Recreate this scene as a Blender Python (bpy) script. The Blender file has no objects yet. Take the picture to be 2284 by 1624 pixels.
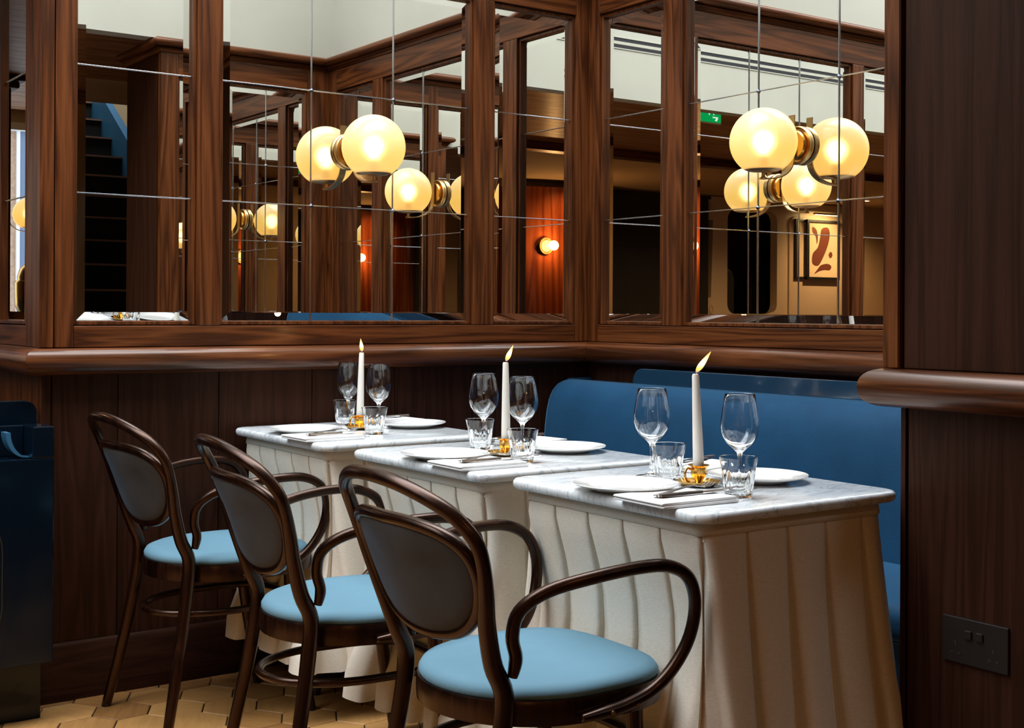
import bpy, bmesh, math, random
from mathutils import Vector, Matrix
random.seed(7)
PI = math.pi
D = bpy.data
SC = bpy.context.scene
COL = SC.collection

# ------------------------------------------------------------------ camera, world, main light, exposure
yaw, roll = 0.9509, 0.0052
cam_data = D.cameras.new('camera')
cam = D.objects.new('camera', cam_data)
COL.objects.link(cam)
fwd = Vector((math.cos(yaw), math.sin(yaw), 0))
up0 = Vector((0, 0, 1))
rt0 = fwd.cross(up0)
rt = rt0 * math.cos(roll) + up0 * math.sin(roll)
upv = -rt0 * math.sin(roll) + up0 * math.cos(roll)
cam.matrix_world = Matrix(((rt.x, upv.x, -fwd.x, -2.9336), (rt.y, upv.y, -fwd.y, -3.6339), (rt.z, upv.z, -fwd.z, 1.09), (0, 0, 0, 1)))
cam_data.sensor_width = 36
cam_data.lens = 36 * 2865.41 / 2284
cam_data.shift_y = (693.7 - 812) / 2284
cam_data.clip_start = 0.02
SC.camera = cam

w = D.worlds.new('world')
SC.world = w
w.use_nodes = True
w.node_tree.nodes['Background'].inputs[0].default_value = (0.72, 0.84, 1.0, 1)
w.node_tree.nodes['Background'].inputs[1].default_value = 2.4

def area(name, loc, sx, sy, power, col, rot=(0, 0, 0), spread=180):
    l = D.lights.new(name, 'AREA')
    l.shape = 'RECTANGLE'
    l.size = sx
    l.size_y = sy
    l.energy = power
    l.color = col
    l.spread = math.radians(spread)
    o = D.objects.new(name, l)
    COL.objects.link(o)
    o.location = loc
    o.rotation_euler = rot
    return o

# daylight falling through the skylight over the table bay
area('skylight_daylight', (-3.75, -0.95, 3.66), 7.3, 1.6, 218, (0.90, 0.95, 1.0), spread=135)

area('stairwell_daylight', (0.1, -6.6, 4.0), 0.9, 1.6, 40, (0.75, 0.88, 1.0))
SC.view_settings.view_transform = 'Standard'
SC.view_settings.look = 'None'
SC.view_settings.exposure = 0.0
SC.view_settings.gamma = 1
SC.view_settings.use_curve_mapping = False
cy = SC.cycles
cy.use_denoising = True
try:
    cy.denoiser = 'OPENIMAGEDENOISE'
except Exception:
    pass
cy.max_bounces = 16
cy.diffuse_bounces = 4
cy.glossy_bounces = 10
cy.transmission_bounces = 14
cy.transparent_max_bounces = 16
cy.caustics_reflective = False
cy.caustics_refractive = True
cy.blur_glossy = 1.0
cy.sample_clamp_indirect = 6

# ------------------------------------------------------------------ materials
def new_mat(name):
    m = D.materials.new(name)
    m.use_nodes = True
    nt = m.node_tree
    return m, nt, nt.nodes, nt.links, nt.nodes['Principled BSDF']

def ramp(nodes, stops):
    r = nodes.new('ShaderNodeValToRGB')
    e = r.color_ramp.elements
    e[0].position, e[0].color = stops[0][0], (*stops[0][1], 1)
    e[1].position, e[1].color = stops[1][0], (*stops[1][1], 1)
    for p, c in stops[2:]:
        q = e.new(p)
        q.color = (*c, 1)
    return r

def wood(name, cols, axis='Z', rough=0.35, scale=1.0, coat=0.12, bump=0.2, ring=14.0, spec=0.35, tint=(1.0, 0.78, 0.62)):
    m, nt, N, L, b = new_mat(name)
    tc = N.new('ShaderNodeTexCoord')
    oi = N.new('ShaderNodeObjectInfo')
    mul = N.new('ShaderNodeVectorMath')
    mul.operation = 'SCALE'
    mul.inputs[0].default_value = (11, 7, 5)
    L.new(oi.outputs['Random'], mul.inputs['Scale'])
    add = N.new('ShaderNodeVectorMath')
    add.operation = 'ADD'
    L.new(tc.outputs['Object'], add.inputs[0])
    L.new(mul.outputs[0], add.inputs[1])
    mp = N.new('ShaderNodeMapping')
    s = {'X': (0.055, 1, 1), 'Y': (1, 0.055, 1), 'Z': (1, 1, 0.055)}[axis]
    mp.inputs['Scale'].default_value = [v * scale for v in s]
    L.new(add.outputs[0], mp.inputs['Vector'])
    n1 = N.new('ShaderNodeTexNoise')
    n1.inputs['Scale'].default_value = ring
    n1.inputs['Detail'].default_value = 2
    n1.inputs['Distortion'].default_value = 0.5
    L.new(mp.outputs[0], n1.inputs['Vector'])
    wv = N.new('ShaderNodeMath')
    wv.operation = 'MULTIPLY'
    wv.inputs[1].default_value = 13.0
    L.new(n1.outputs['Fac'], wv.inputs[0])
    fr = N.new('ShaderNodeMath')
    fr.operation = 'PINGPONG'
    fr.inputs[1].default_value = 1.0
    L.new(wv.outputs[0], fr.inputs[0])
    n2 = N.new('ShaderNodeTexNoise')
    n2.inputs['Scale'].default_value = 260
    n2.inputs['Detail'].default_value = 4
    mp2 = N.new('ShaderNodeMapping')
    s2 = {'X': (0.03, 1, 1), 'Y': (1, 0.03, 1), 'Z': (1, 1, 0.03)}[axis]
    mp2.inputs['Scale'].default_value = s2
    L.new(add.outputs[0], mp2.inputs['Vector'])
    L.new(mp2.outputs[0], n2.inputs['Vector'])
    mix = N.new('ShaderNodeMix')
    mix.inputs[0].default_value = 0.55
    L.new(fr.outputs[0], mix.inputs[2])
    L.new(n2.outputs['Fac'], mix.inputs[3])
    r = ramp(N, [(0.28, cols[0]), (0.80, cols[2]), (0.5, cols[1])])
    L.new(mix.outputs[0], r.inputs[0])
    L.new(r.outputs[0], b.inputs['Base Color'])
    b.inputs['Roughness'].default_value = rough
    b.inputs['Coat Weight'].default_value = coat
    b.inputs['Specular IOR Level'].default_value = spec
    b.inputs['Specular Tint'].default_value = (*tint, 1)
    b.inputs['Coat Tint'].default_value = (*tint, 1)
    b.inputs['Coat Roughness'].default_value = 0.22
    bp = N.new('ShaderNodeBump')
    bp.inputs['Strength'].default_value = bump
    bp.inputs['Distance'].default_value = 0.002
    L.new(n2.outputs['Fac'], bp.inputs['Height'])
    L.new(bp.outputs[0], b.inputs['Normal'])
    return m

def plain(name, col, rough=0.5, metal=0.0, coat=0.0, spec=0.5, sheen=0.0, noise=None, bump=None):
    m, nt, N, L, b = new_mat(name)
    b.inputs['Base Color'].default_value = (*col, 1)
    b.inputs['Roughness'].default_value = rough
    b.inputs['Metallic'].default_value = metal
    b.inputs['Coat Weight'].default_value = coat
    b.inputs['Specular IOR Level'].default_value = spec
    b.inputs['Sheen Weight'].default_value = sheen
    tc = N.new('ShaderNodeTexCoord')
    if noise:
        sc_, lo, hi = noise
        n = N.new('ShaderNodeTexNoise')
        n.inputs['Scale'].default_value = sc_
        n.inputs['Detail'].default_value = 4
        L.new(tc.outputs['Object'], n.inputs['Vector'])
        r = ramp(N, [(0.3, [c * lo for c in col]), (0.7, [min(1, c * hi) for c in col])])
        L.new(n.outputs['Fac'], r.inputs[0])
        L.new(r.outputs[0], b.inputs['Base Color'])
    if bump:
        sc_, st = bump
        n = N.new('ShaderNodeTexNoise')
        n.inputs['Scale'].default_value = sc_
        n.inputs['Detail'].default_value = 3
        L.new(tc.outputs['Object'], n.inputs['Vector'])
        bp = N.new('ShaderNodeBump')
        bp.inputs['Strength'].default_value = st
        bp.inputs['Distance'].default_value = 0.002
        L.new(n.outputs['Fac'], bp.inputs['Height'])
        L.new(bp.outputs[0], b.inputs['Normal'])
    return m

def emis(name, col, strength):
    m, nt, N, L, b = new_mat(name)
    b.inputs['Base Color'].default_value = (0, 0, 0, 1)
    b.inputs['Emission Color'].default_value = (*col, 1)
    b.inputs['Emission Strength'].default_value = strength
    return m

OAK = [(0.038, 0.0100, 0.0026), (0.090, 0.0245, 0.0060), (0.15, 0.046, 0.0125)]
OAKD = [(0.017, 0.0056, 0.0029), (0.026, 0.0088, 0.0047), (0.036, 0.0130, 0.0073)]
M = {}
for ax in 'XYZ':
    M['oak' + ax] = wood('oak_' + ax.lower(), OAK, ax, 0.36)
    M['dark' + ax] = wood('dark_oak_' + ax.lower(), OAKD, ax, 0.5, coat=0.0, bump=0.3, spec=0.22, tint=(1.0, 0.62, 0.45))
M['sillX'] = wood('sill_oak_x', [(0.040, 0.0125, 0.0045), (0.095, 0.031, 0.0105), (0.155, 0.056, 0.021)], 'X', 0.30, ring=12, coat=0.45)
M['sillY'] = wood('sill_oak_y', [(0.040, 0.0125, 0.0045), (0.095, 0.031, 0.0105), (0.155, 0.056, 0.021)], 'Y', 0.30, ring=12, coat=0.45)
M['bent'] = wood('bentwood_walnut', [(0.0028, 0.0009, 0.0005), (0.008, 0.0024, 0.0011), (0.019, 0.0058, 0.0024)], 'Z', 0.27, coat=0.12, bump=0.04, spec=0.5, tint=(1.0, 0.60, 0.42))
M['ceil'] = wood('ceiling_boards', [(0.20, 0.085, 0.03), (0.34, 0.16, 0.065), (0.46, 0.25, 0.11)], 'X', 0.5, ring=8)
M['hex'] = wood('end_grain_oak', [(0.26, 0.13, 0.05), (0.40, 0.225, 0.095), (0.52, 0.32, 0.15)], 'Z', 0.5, scale=1.0, coat=0.1, ring=22)
def hexwood():
    m, nt, N, L, b = new_mat('hex_wood_tile')
    tc = N.new('ShaderNodeTexCoord')
    oi = N.new('ShaderNodeObjectInfo')
    mp = N.new('ShaderNodeMapping')
    mp.inputs['Scale'].default_value = (5, 34, 5)
    sc_ = N.new('ShaderNodeVectorMath')
    sc_.operation = 'SCALE'
    sc_.inputs[0].default_value = (9, 5, 0)
    L.new(oi.outputs['Random'], sc_.inputs['Scale'])
    ad = N.new('ShaderNodeVectorMath')
    L.new(tc.outputs['Object'], ad.inputs[0])
    L.new(sc_.outputs[0], ad.inputs[1])
    L.new(ad.outputs[0], mp.inputs['Vector'])
    n = N.new('ShaderNodeTexNoise')
    n.inputs['Scale'].default_value = 1.6
    n.inputs['Detail'].default_value = 5
    n.inputs['Distortion'].default_value = 0.8
    L.new(mp.outputs[0], n.inputs['Vector'])
    mx = N.new('ShaderNodeMath')
    mx.operation = 'MULTIPLY_ADD'
    mx.inputs[1].default_value = 0.45
    L.new(n.outputs['Fac'], mx.inputs[0])
    m2 = N.new('ShaderNodeMath')
    m2.operation = 'MULTIPLY'
    m2.inputs[1].default_value = 0.5
    L.new(oi.outputs['Random'], m2.inputs[0])
    L.new(m2.outputs[0], mx.inputs[2])
    r = ramp(N, [(0.10, (0.15, 0.06, 0.016)), (0.75, (0.50, 0.255, 0.082)), (0.4, (0.31, 0.145, 0.042))])
    L.new(mx.outputs[0], r.inputs[0])
    L.new(r.outputs[0], b.inputs['Base Color'])
    b.inputs['Roughness'].default_value = 0.42
    return m
M['hex'] = hexwood()
M['joint'] = plain('floor_joint', (0.02, 0.012, 0.008), 0.8)
M['cream'] = plain('cream_plaster', (0.45, 0.43, 0.35), 0.8, noise=(2.0, 0.93, 1.05))
M['warm'] = plain('warm_plaster', (0.50, 0.36, 0.21), 0.8, noise=(1.5, 0.9, 1.05))
M['creamp'] = plain('cream_lacquer', (0.62, 0.50, 0.35), 0.4)
M['mirror'] = plain('silvered_mirror', (0.90, 0.90, 0.88), 0.0, 1.0)
M['chrome'] = plain('chrome', (0.60, 0.62, 0.64), 0.18, 1.0)
M['knob'] = plain('dark_chrome', (0.07, 0.08, 0.10), 0.12, 1.0)
M['brass'] = plain('aged_brass', (0.55, 0.36, 0.15), 0.34, 1.0)
M['gold'] = plain('polished_brass', (0.66, 0.37, 0.085), 0.22, 1.0)
M['steel'] = plain('cutlery_steel', (0.85, 0.83, 0.80), 0.24, 1.0)
M['porcelain'] = plain('porcelain', (0.80, 0.79, 0.75), 0.12, coat=0.4)
M['napkin'] = plain('white_cotton', (0.82, 0.81, 0.79), 0.85, sheen=0.2, bump=(900, 0.15))
M['wax'] = plain('candle_wax', (0.85, 0.80, 0.72), 0.45)
M['wax'].node_tree.nodes['Principled BSDF'].inputs['Subsurface Weight'].default_value = 0.3
M['wax'].node_tree.nodes['Principled BSDF'].inputs['Subsurface Radius'].default_value = (0.02, 0.012, 0.006)
M['wick'] = plain('wick', (0.02, 0.015, 0.01), 0.9)
M['flame'] = emis('flame', (1.0, 0.50, 0.12), 3.2)
def _flame():
    nt = M['flame'].node_tree
    N, L = nt.nodes, nt.links
    tc = N.new('ShaderNodeTexCoord')
    sx = N.new('ShaderNodeSeparateXYZ')
    L.new(tc.outputs['Object'], sx.inputs[0])
    mr = N.new('ShaderNodeMapRange')
    mr.inputs['From Min'].default_value = 0.200
    mr.inputs['From Max'].default_value = 0.245
    L.new(sx.outputs['Z'], mr.inputs['Value'])
    r = ramp(N, [(0.0, (0.25, 0.12, 0.10)), (1.0, (1.0, 0.22, 0.02)), (0.15, (1.0, 0.35, 0.05)), (0.35, (1.0, 0.72, 0.34)), (0.6, (1.0, 0.62, 0.20)), (0.85, (1.0, 0.32, 0.04))])
    L.new(mr.outputs[0], r.inputs[0])
    L.new(r.outputs[0], N['Principled BSDF'].inputs['Emission Color'])
_flame()
M['lacq'] = plain('blue_lacquer', (0.012, 0.040, 0.075), 0.10, coat=0.6)
M['lacqd'] = plain('dark_blue_lacquer', (0.0018, 0.006, 0.012), 0.14, coat=0.05, spec=0.28)
M['iron'] = plain('black_iron', (0.01, 0.01, 0.01), 0.4)
M['black'] = plain('blackboard', (0.004, 0.0035, 0.003), 0.7, noise=(4, 0.6, 1.8))
M['red'] = wood('mahogany_panel', [(0.10, 0.018, 0.005), (0.17, 0.034, 0.008), (0.24, 0.058, 0.014)], 'Z', 0.25, ring=5)
M['paper'] = plain('art_paper', (0.75, 0.62, 0.42), 0.8)
M['ink'] = plain('brown_ink', (0.12, 0.025, 0.008), 0.8)
M['carpet'] = plain('stair_carpet', (0.012, 0.009, 0.008), 0.95, noise=(200, 0.6, 1.4))
M['nosing'] = plain('stair_nosing', (0.30, 0.16, 0.11), 0.5)
M['bluepaint'] = plain('blue_paint', (0.03, 0.12, 0.22), 0.35)
M['green'] = emis('exit_green', (0.0, 0.42, 0.09), 0.9)
M['exitwhite'] = emis('exit_white', (0.9, 1.0, 0.92), 1.0)
M['white'] = plain('white_paint', (0.75, 0.75, 0.73), 0.5)
M['slot'] = plain('vent_dark', (0.01, 0.01, 0.012), 0.7)
M['spot'] = emis('downlight', (1.0, 0.78, 0.48), 14)
M['darkplastic'] = plain('black_socket', (0.012, 0.010, 0.009), 0.35)
M['darkfloor'] = plain('bounce_cut_floor', (0.085, 0.042, 0.018), 0.5, noise=(3, 0.8, 1.2))  # unseen outer floor, darkened to cut bounce light onto the nearest skirt
M['facade'] = plain('facade_brick', (0.45, 0.30, 0.2), 0.9, noise=(30, 0.8, 1.2))
M['slate'] = plain('blue_facade', (0.16, 0.22, 0.32), 0.7)

# upholstery: pale blue velour of the seats, deep blue velvet of the bench
def velvet(name, col, hi, sheen, sc=(160, 0.25)):
    m, nt, N, L, b = new_mat(name)
    tc = N.new('ShaderNodeTexCoord')
    n = N.new('ShaderNodeTexNoise')
    n.inputs['Scale'].default_value = 3.5
    n.inputs['Detail'].default_value = 6
    n.inputs['Roughness'].default_value = 0.65
    L.new(tc.outputs['Object'], n.inputs['Vector'])
    r = ramp(N, [(0.35, col), (0.75, hi)])
    L.new(n.outputs['Fac'], r.inputs[0])
    L.new(r.outputs[0], b.inputs['Base Color'])
    b.inputs['Roughness'].default_value = 0.75
    b.inputs['Sheen Weight'].default_value = sheen
    b.inputs['Sheen Roughness'].default_value = 0.35
    b.inputs['Sheen Tint'].default_value = (0.25, 0.62, 1.0, 1)
    b.inputs['Specular IOR Level'].default_value = 0.25
    n2 = N.new('ShaderNodeTexNoise')
    n2.inputs['Scale'].default_value = sc[0]
    L.new(tc.outputs['Object'], n2.inputs['Vector'])
    bp = N.new('ShaderNodeBump')
    bp.inputs['Strength'].default_value = sc[1]
    bp.inputs['Distance'].default_value = 0.001
    L.new(n2.outputs['Fac'], bp.inputs['Height'])
    L.new(bp.outputs[0], b.inputs['Normal'])
    return m
M['seatblue'] = velvet('pale_blue_velour', (0.125, 0.245, 0.315), (0.145, 0.275, 0.345), 0.2)
M['velvet'] = velvet('deep_blue_velvet', (0.002, 0.036, 0.086), (0.005, 0.056, 0.125), 1.0)
M['greyback'] = velvet('grey_back_fabric', (0.036, 0.034, 0.032), (0.062, 0.058, 0.054), 0.1, (700, 0.5))

def linen():
    m, nt, N, L, b = new_mat('linen')
    tc = N.new('ShaderNodeTexCoord')
    mp = N.new('ShaderNodeMapping')
    mp.inputs['Scale'].default_value = (120, 120, 900)
    L.new(tc.outputs['Object'], mp.inputs['Vector'])
    n = N.new('ShaderNodeTexNoise')
    n.inputs['Scale'].default_value = 1
    n.inputs['Detail'].default_value = 3
    L.new(mp.outputs[0], n.inputs['Vector'])
    r = ramp(N, [(0.3, (0.68, 0.61, 0.50)), (0.7, (0.80, 0.73, 0.615))])
    L.new(n.outputs['Fac'], r.inputs[0])
    L.new(r.outputs[0], b.inputs['Base Color'])
    b.inputs['Roughness'].default_value = 0.9
    b.inputs['Specular IOR Level'].default_value = 0.1
    bp = N.new('ShaderNodeBump')
    bp.inputs['Strength'].default_value = 0.3
    bp.inputs['Distance'].default_value = 0.001
    L.new(n.outputs['Fac'], bp.inputs['Height'])
    L.new(bp.outputs[0], b.inputs['Normal'])
    return m
M['linen'] = linen()

def marble():
    m, nt, N, L, b = new_mat('white_marble')
    tc = N.new('ShaderNodeTexCoord')
    oi = N.new('ShaderNodeObjectInfo')
    mul = N.new('ShaderNodeVectorMath')
    mul.operation = 'SCALE'
    mul.inputs[0].default_value = (3, 5, 2)
    L.new(oi.outputs['Random'], mul.inputs['Scale'])
    mp = N.new('ShaderNodeMapping')
    mp.inputs['Rotation'].default_value = (0.0, 0.0, 0.6)
    mp.inputs['Scale'].default_value = (3.0, 8.0, 3.0)
    add = N.new('ShaderNodeVectorMath')
    L.new(tc.outputs['Object'], add.inputs[0])
    L.new(mul.outputs[0], add.inputs[1])
    L.new(add.outputs[0], mp.inputs['Vector'])
    n = N.new('ShaderNodeTexNoise')
    n.inputs['Scale'].default_value = 1.6
    n.inputs['Detail'].default_value = 9
    n.inputs['Roughness'].default_value = 0.62
    n.inputs['Distortion'].default_value = 1.6
    L.new(mp.outputs[0], n.inputs['Vector'])
    r = ramp(N, [(0.30, (0.46, 0.49, 0.50)), (0.68, (0.46, 0.49, 0.50)), (0.40, (0.72, 0.73, 0.72)), (0.485, (0.66, 0.68, 0.68)), (0.50, (0.40, 0.43, 0.45)), (0.52, (0.66, 0.68, 0.68)), (0.60, (0.74, 0.75, 0.74))])
    L.new(n.outputs['Fac'], r.inputs[0])
    L.new(r.outputs[0], b.inputs['Base Color'])
    b.inputs['Roughness'].default_value = 0.13
    return m
M['marble'] = marble()

def glass(name):
    m, nt, N, L, b = new_mat(name)
    b.inputs['Base Color'].default_value = (0.98, 0.99, 0.99, 1)
    b.inputs['Roughness'].default_value = 0.0
    b.inputs['IOR'].default_value = 1.48
    b.inputs['Transmission Weight'].default_value = 1.0
    return m
M['glass'] = glass('clear_glass')

def opal():
    m, nt, N, L, b = new_mat('opal_globe_glass')
    b.inputs['Base Color'].default_value = (0.42, 0.36, 0.25, 1)
    b.inputs['Roughness'].default_value = 0.25
    tc = N.new('ShaderNodeTexCoord')
    sx = N.new('ShaderNodeSeparateXYZ')
    L.new(tc.outputs['Object'], sx.inputs[0])
    mr = N.new('ShaderNodeMapRange')
    mr.inputs['From Min'].default_value = -0.1
    mr.inputs['From Max'].default_value = 0.1
    L.new(sx.outputs['Z'], mr.inputs['Value'])
    r = ramp(N, [(0.0, (1.0, 0.50, 0.12)), (1.0, (1.0, 0.80, 0.46)), (0.35, (1.0, 0.62, 0.13)), (0.6, (1.0, 0.68, 0.22))])  # upper glow painted whiter, standing in for skylight on the globe
    L.new(mr.outputs[0], r.inputs[0])
    L.new(r.outputs[0], b.inputs['Emission Color'])
    b.inputs['Emission Strength'].default_value = 0.92
    rf = N.new('ShaderNodeBsdfRefraction')
    rf.inputs['Color'].default_value = (1.0, 0.86, 0.55, 1)
    rf.inputs['Roughness'].default_value = 0.7
    rf.inputs['IOR'].default_value = 1.18
    mx = N.new('ShaderNodeMixShader')
    mx.inputs[0].default_value = 0.25
    out = N['Material Output'] if 'Material Output' in N else N.new('ShaderNodeOutputMaterial')
    L.new(b.outputs[0], mx.inputs[1])
    L.new(rf.outputs[0], mx.inputs[2])
    L.new(mx.outputs[0], out.inputs[0])
    return m
M['opal'] = opal()
M['bulb'] = emis('bulb_filament', (1.0, 0.86, 0.58), 30)
M['bulb'] = emis('bulb_glow', (1.0, 0.82, 0.5), 15)

# ------------------------------------------------------------------ helpers
def link(name, me, mat=None, parent=None, smooth=None, loc=None, rotz=0):
    if mat is not None:
        me.materials.append(mat)
    if smooth is not None:
        for p in me.polygons:
            p.use_smooth = True
        if smooth < 179:
            me.set_sharp_from_angle(angle=math.radians(smooth))
    o = D.objects.new(name, me)
    COL.objects.link(o)
    if parent is not None:
        o.parent = parent
    if loc is not None:
        o.location = loc
    o.rotation_euler = (0, 0, rotz)
    return o

def obj(name, bm, mat, parent=None, smooth=None, loc=None, rotz=0, bevel=0):
    bmesh.ops.recalc_face_normals(bm, faces=bm.faces)
    me = D.meshes.new(name)
    bm.to_mesh(me)
    bm.free()
    o = link(name, me, mat, parent, smooth, loc, rotz)
    if bevel:
        md = o.modifiers.new('bevel', 'BEVEL')
        md.width = bevel
        md.segments = 2
        md.limit_method = 'ANGLE'
        md.angle_limit = math.radians(50)
    return o

def box(bm, x0, x1, y0, y1, z0, z1):
    v = [bm.verts.new(p) for p in ((x0, y0, z0), (x1, y0, z0), (x1, y1, z0), (x0, y1, z0), (x0, y0, z1), (x1, y0, z1), (x1, y1, z1), (x0, y1, z1))]
    for f in ((0, 3, 2, 1), (4, 5, 6, 7), (0, 1, 5, 4), (1, 2, 6, 5), (2, 3, 7, 6), (3, 0, 4, 7)):
        bm.faces.new([v[i] for i in f])

def boxes(name, lst, mat, parent=None, bevel=0, loc=None, rotz=0):
    bm = bmesh.new()
    for b in lst:
        box(bm, *b)
    return obj(name, bm, mat, parent, loc=loc, rotz=rotz, bevel=bevel)

def lathe(bm, prof, n=32, mod=None, cx=0, cy=0, axis='Z', origin=(0, 0, 0), close=False):
    rings = []
    for r, z in prof:
        ring = []
        if r < 1e-6:
            ring = [None]
        for k in range(n if r >= 1e-6 else 1):
            a = 2 * PI * k / n
            rr = r * (mod(a, z) if mod else 1)
            p = (rr * math.cos(a), rr * math.sin(a), z)
            if axis == 'Y':
                p = (p[0], p[2], p[1])
            elif axis == 'X':
                p = (p[2], p[0], p[1])
            ring = (ring if ring != [None] else []) + [bm.verts.new((p[0] + cx + origin[0], p[1] + cy + origin[1], p[2] + origin[2]))]
        rings.append(ring)
    pairs = list(zip(rings, rings[1:]))
    if close:
        pairs.append((rings[-1], rings[0]))
    for a, b in pairs:
        if len(a) == 1 and len(b) == 1:
            continue
        for k in range(n):
            k2 = (k + 1) % n
            if len(a) == 1:
                bm.faces.new((a[0], b[k], b[k2]))
            elif len(b) == 1:
                bm.faces.new((a[k], a[k2], b[0]))
            else:
                bm.faces.new((a[k], a[k2], b[k2], b[k]))

def smoothpath(pts, n=6, closed=False):
    """Catmull-Rom through points"""
    P = [Vector(p) for p in pts]
    out = []
    m = len(P)
    rng = m if closed else m - 1
    for i in range(rng):
        if closed:
            p0, p1, p2, p3 = P[(i - 1) % m], P[i], P[(i + 1) % m], P[(i + 2) % m]
        else:
            p0, p1, p2, p3 = P[max(i - 1, 0)], P[i], P[i + 1], P[min(i + 2, m - 1)]
        for k in range(n):
            t = k / n
            out.append(0.5 * ((2 * p1) + (p2 - p0) * t + (2 * p0 - 5 * p1 + 4 * p2 - p3) * t * t + (3 * p1 - p0 - 3 * p2 + p3) * t ** 3))
    if not closed:
        out.append(P[-1])
    return out

def tube(bm, path, rad, n=10, closed=False, flat=None, cap=True):
    """rad: number, or function of t in 0..1, flat: (ra, rb, up) elliptical section"""
    P = [Vector(p) for p in path]
    m = len(P)
    T = []
    for i in range(m):
        if closed:
            t = P[(i + 1) % m] - P[(i - 1) % m]
        else:
            t = P[min(i + 1, m - 1)] - P[max(i - 1, 0)]
        T.append(t.normalized())
    nrm = Vector((0, 0, 1)) if abs(T[0].z) < 0.9 else Vector((1, 0, 0))
    nrm = (nrm - T[0] * nrm.dot(T[0])).normalized()
    rings = []
    for i in range(m):
        if i:
            q = T[i - 1].rotation_difference(T[i])
            nrm = (q @ nrm)
            nrm = (nrm - T[i] * nrm.dot(T[i])).normalized()
        nn = nrm
        if flat:
            upv_ = Vector(flat[2])
            nn = (upv_ - T[i] * upv_.dot(T[i])).normalized()
        bn = T[i].cross(nn)
        r = rad(i / (m - 1)) if callable(rad) else rad
        ra, rb = (r, r) if not flat else (r * flat[0], r * flat[1])
        rings.append([bm.verts.new(P[i] + nn * (ra * math.cos(2 * PI * k / n)) + bn * (rb * math.sin(2 * PI * k / n))) for k in range(n)])
    pr = list(zip(rings, rings[1:]))
    if closed:
        # align last ring to the first
        a, b = rings[-1], rings[0]
        s = min(range(n), key=lambda s_: sum((a[k].co - b[(k + s_) % n].co).length for k in range(n)))
        pr.append((a, [b[(k + s) % n] for k in range(n)]))
    for a, b in pr:
        for k in range(n):
            k2 = (k + 1) % n
            bm.faces.new((a[k], a[k2], b[k2], b[k]))
    if cap and not closed:
        bm.faces.new(list(reversed(rings[0])))
        bm.faces.new(rings[-1])

def prism(bm, poly, a, b, plane='XY'):
    """extrude 2D polygon between a and b along the remaining axis"""
    def P(u, v, w_):
        return {'XY': (u, v, w_), 'XZ': (u, w_, v), 'YZ': (w_, u, v)}[plane]
    A = [bm.verts.new(P(u, v, a)) for u, v in poly]
    B = [bm.verts.new(P(u, v, b)) for u, v in poly]
    n = len(poly)
    bm.faces.new(A)
    bm.faces.new(list(reversed(B)))
    for i in range(n):
        j = (i + 1) % n
        bm.faces.new((A[i], B[i], B[j], A[j]))

def rrect(x0, x1, y0, y1, r, n=5, corners=(1, 1, 1, 1)):
    """rounded rectangle polygon, corners order: (x1,y1),(x0,y1),(x0,y0),(x1,y0)"""
    out = []
    for (cx, cy_, a0, on, kx, ky) in ((x1 - r, y1 - r, 0, corners[0], x1, y1), (x0 + r, y1 - r, 90, corners[1], x0, y1), (x0 + r, y0 + r, 180, corners[2], x0, y0), (x1 - r, y0 + r, 270, corners[3], x1, y0)):
        if on:
            for k in range(n + 1):
                a = math.radians(a0 + 90 * k / n)
                out.append((cx + r * math.cos(a), cy_ + r * math.sin(a)))
        else:
            out.append((kx, ky))
    return out

def sweep(bm, prof, stations):
    """prof: list of (d, z); stations: list of (x, y, nx, ny) with outward normal (scaled)"""
    R = [[bm.verts.new((x + nx * d, y + ny * d, z)) for d, z in prof] for x, y, nx, ny in stations]
    m = len(prof)
    for a, b in zip(R, R[1:]):
        for k in range(m):
            k2 = (k + 1) % m
            bm.faces.new((a[k], a[k2], b[k2], b[k]))
    bm.faces.new(R[0])
    bm.faces.new(list(reversed(R[-1])))

def thing(name, label, cat, loc=(0, 0, 0), rotz=0, group=None):
    o = D.objects.new(name, None)
    COL.objects.link(o)
    o.empty_display_size = 0.05
    o.location = loc
    o.rotation_euler = (0, 0, rotz)
    o['label'] = label
    o['category'] = cat
    if group:
        o['group'] = group
    return o

def tag(o, label, cat, group=None, kind=None):
    o['label'] = label
    o['category'] = cat
    if group:
        o['group'] = group
    if kind:
        o['kind'] = kind
    return o

def struct(o):
    o['kind'] = 'structure'
    return o

def dup(root, loc, rotz, label, group=None):
    r = root.copy()
    COL.objects.link(r)
    r.location = loc
    r.rotation_euler = (0, 0, rotz)
    r['label'] = label
    if group:
        r['group'] = group
    for ch in list(root.children):
        c = ch.copy()
        COL.objects.link(c)
        c.parent = r
        for g in list(ch.children):
            d_ = g.copy()
            COL.objects.link(d_)
            d_.parent = c
    return r

def nose(z0, z1, d, n=14, e=2.4, dx=0.0):
    """bullnose profile, closed, with its back at d = dx"""
    zc, h = (z0 + z1) / 2, (z1 - z0) / 2
    pr = []
    for k in range(n + 1):
        a = -PI / 2 + PI * k / n
        c, s = math.cos(a), math.sin(a)
        pr.append((dx + 0.018 + (d - dx - 0.018) * abs(c) ** (2 / e), zc + h * math.copysign(abs(s) ** (2 / e), s)))
    pr.append((dx, z1))
    pr.append((dx, z0))
    return pr

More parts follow.
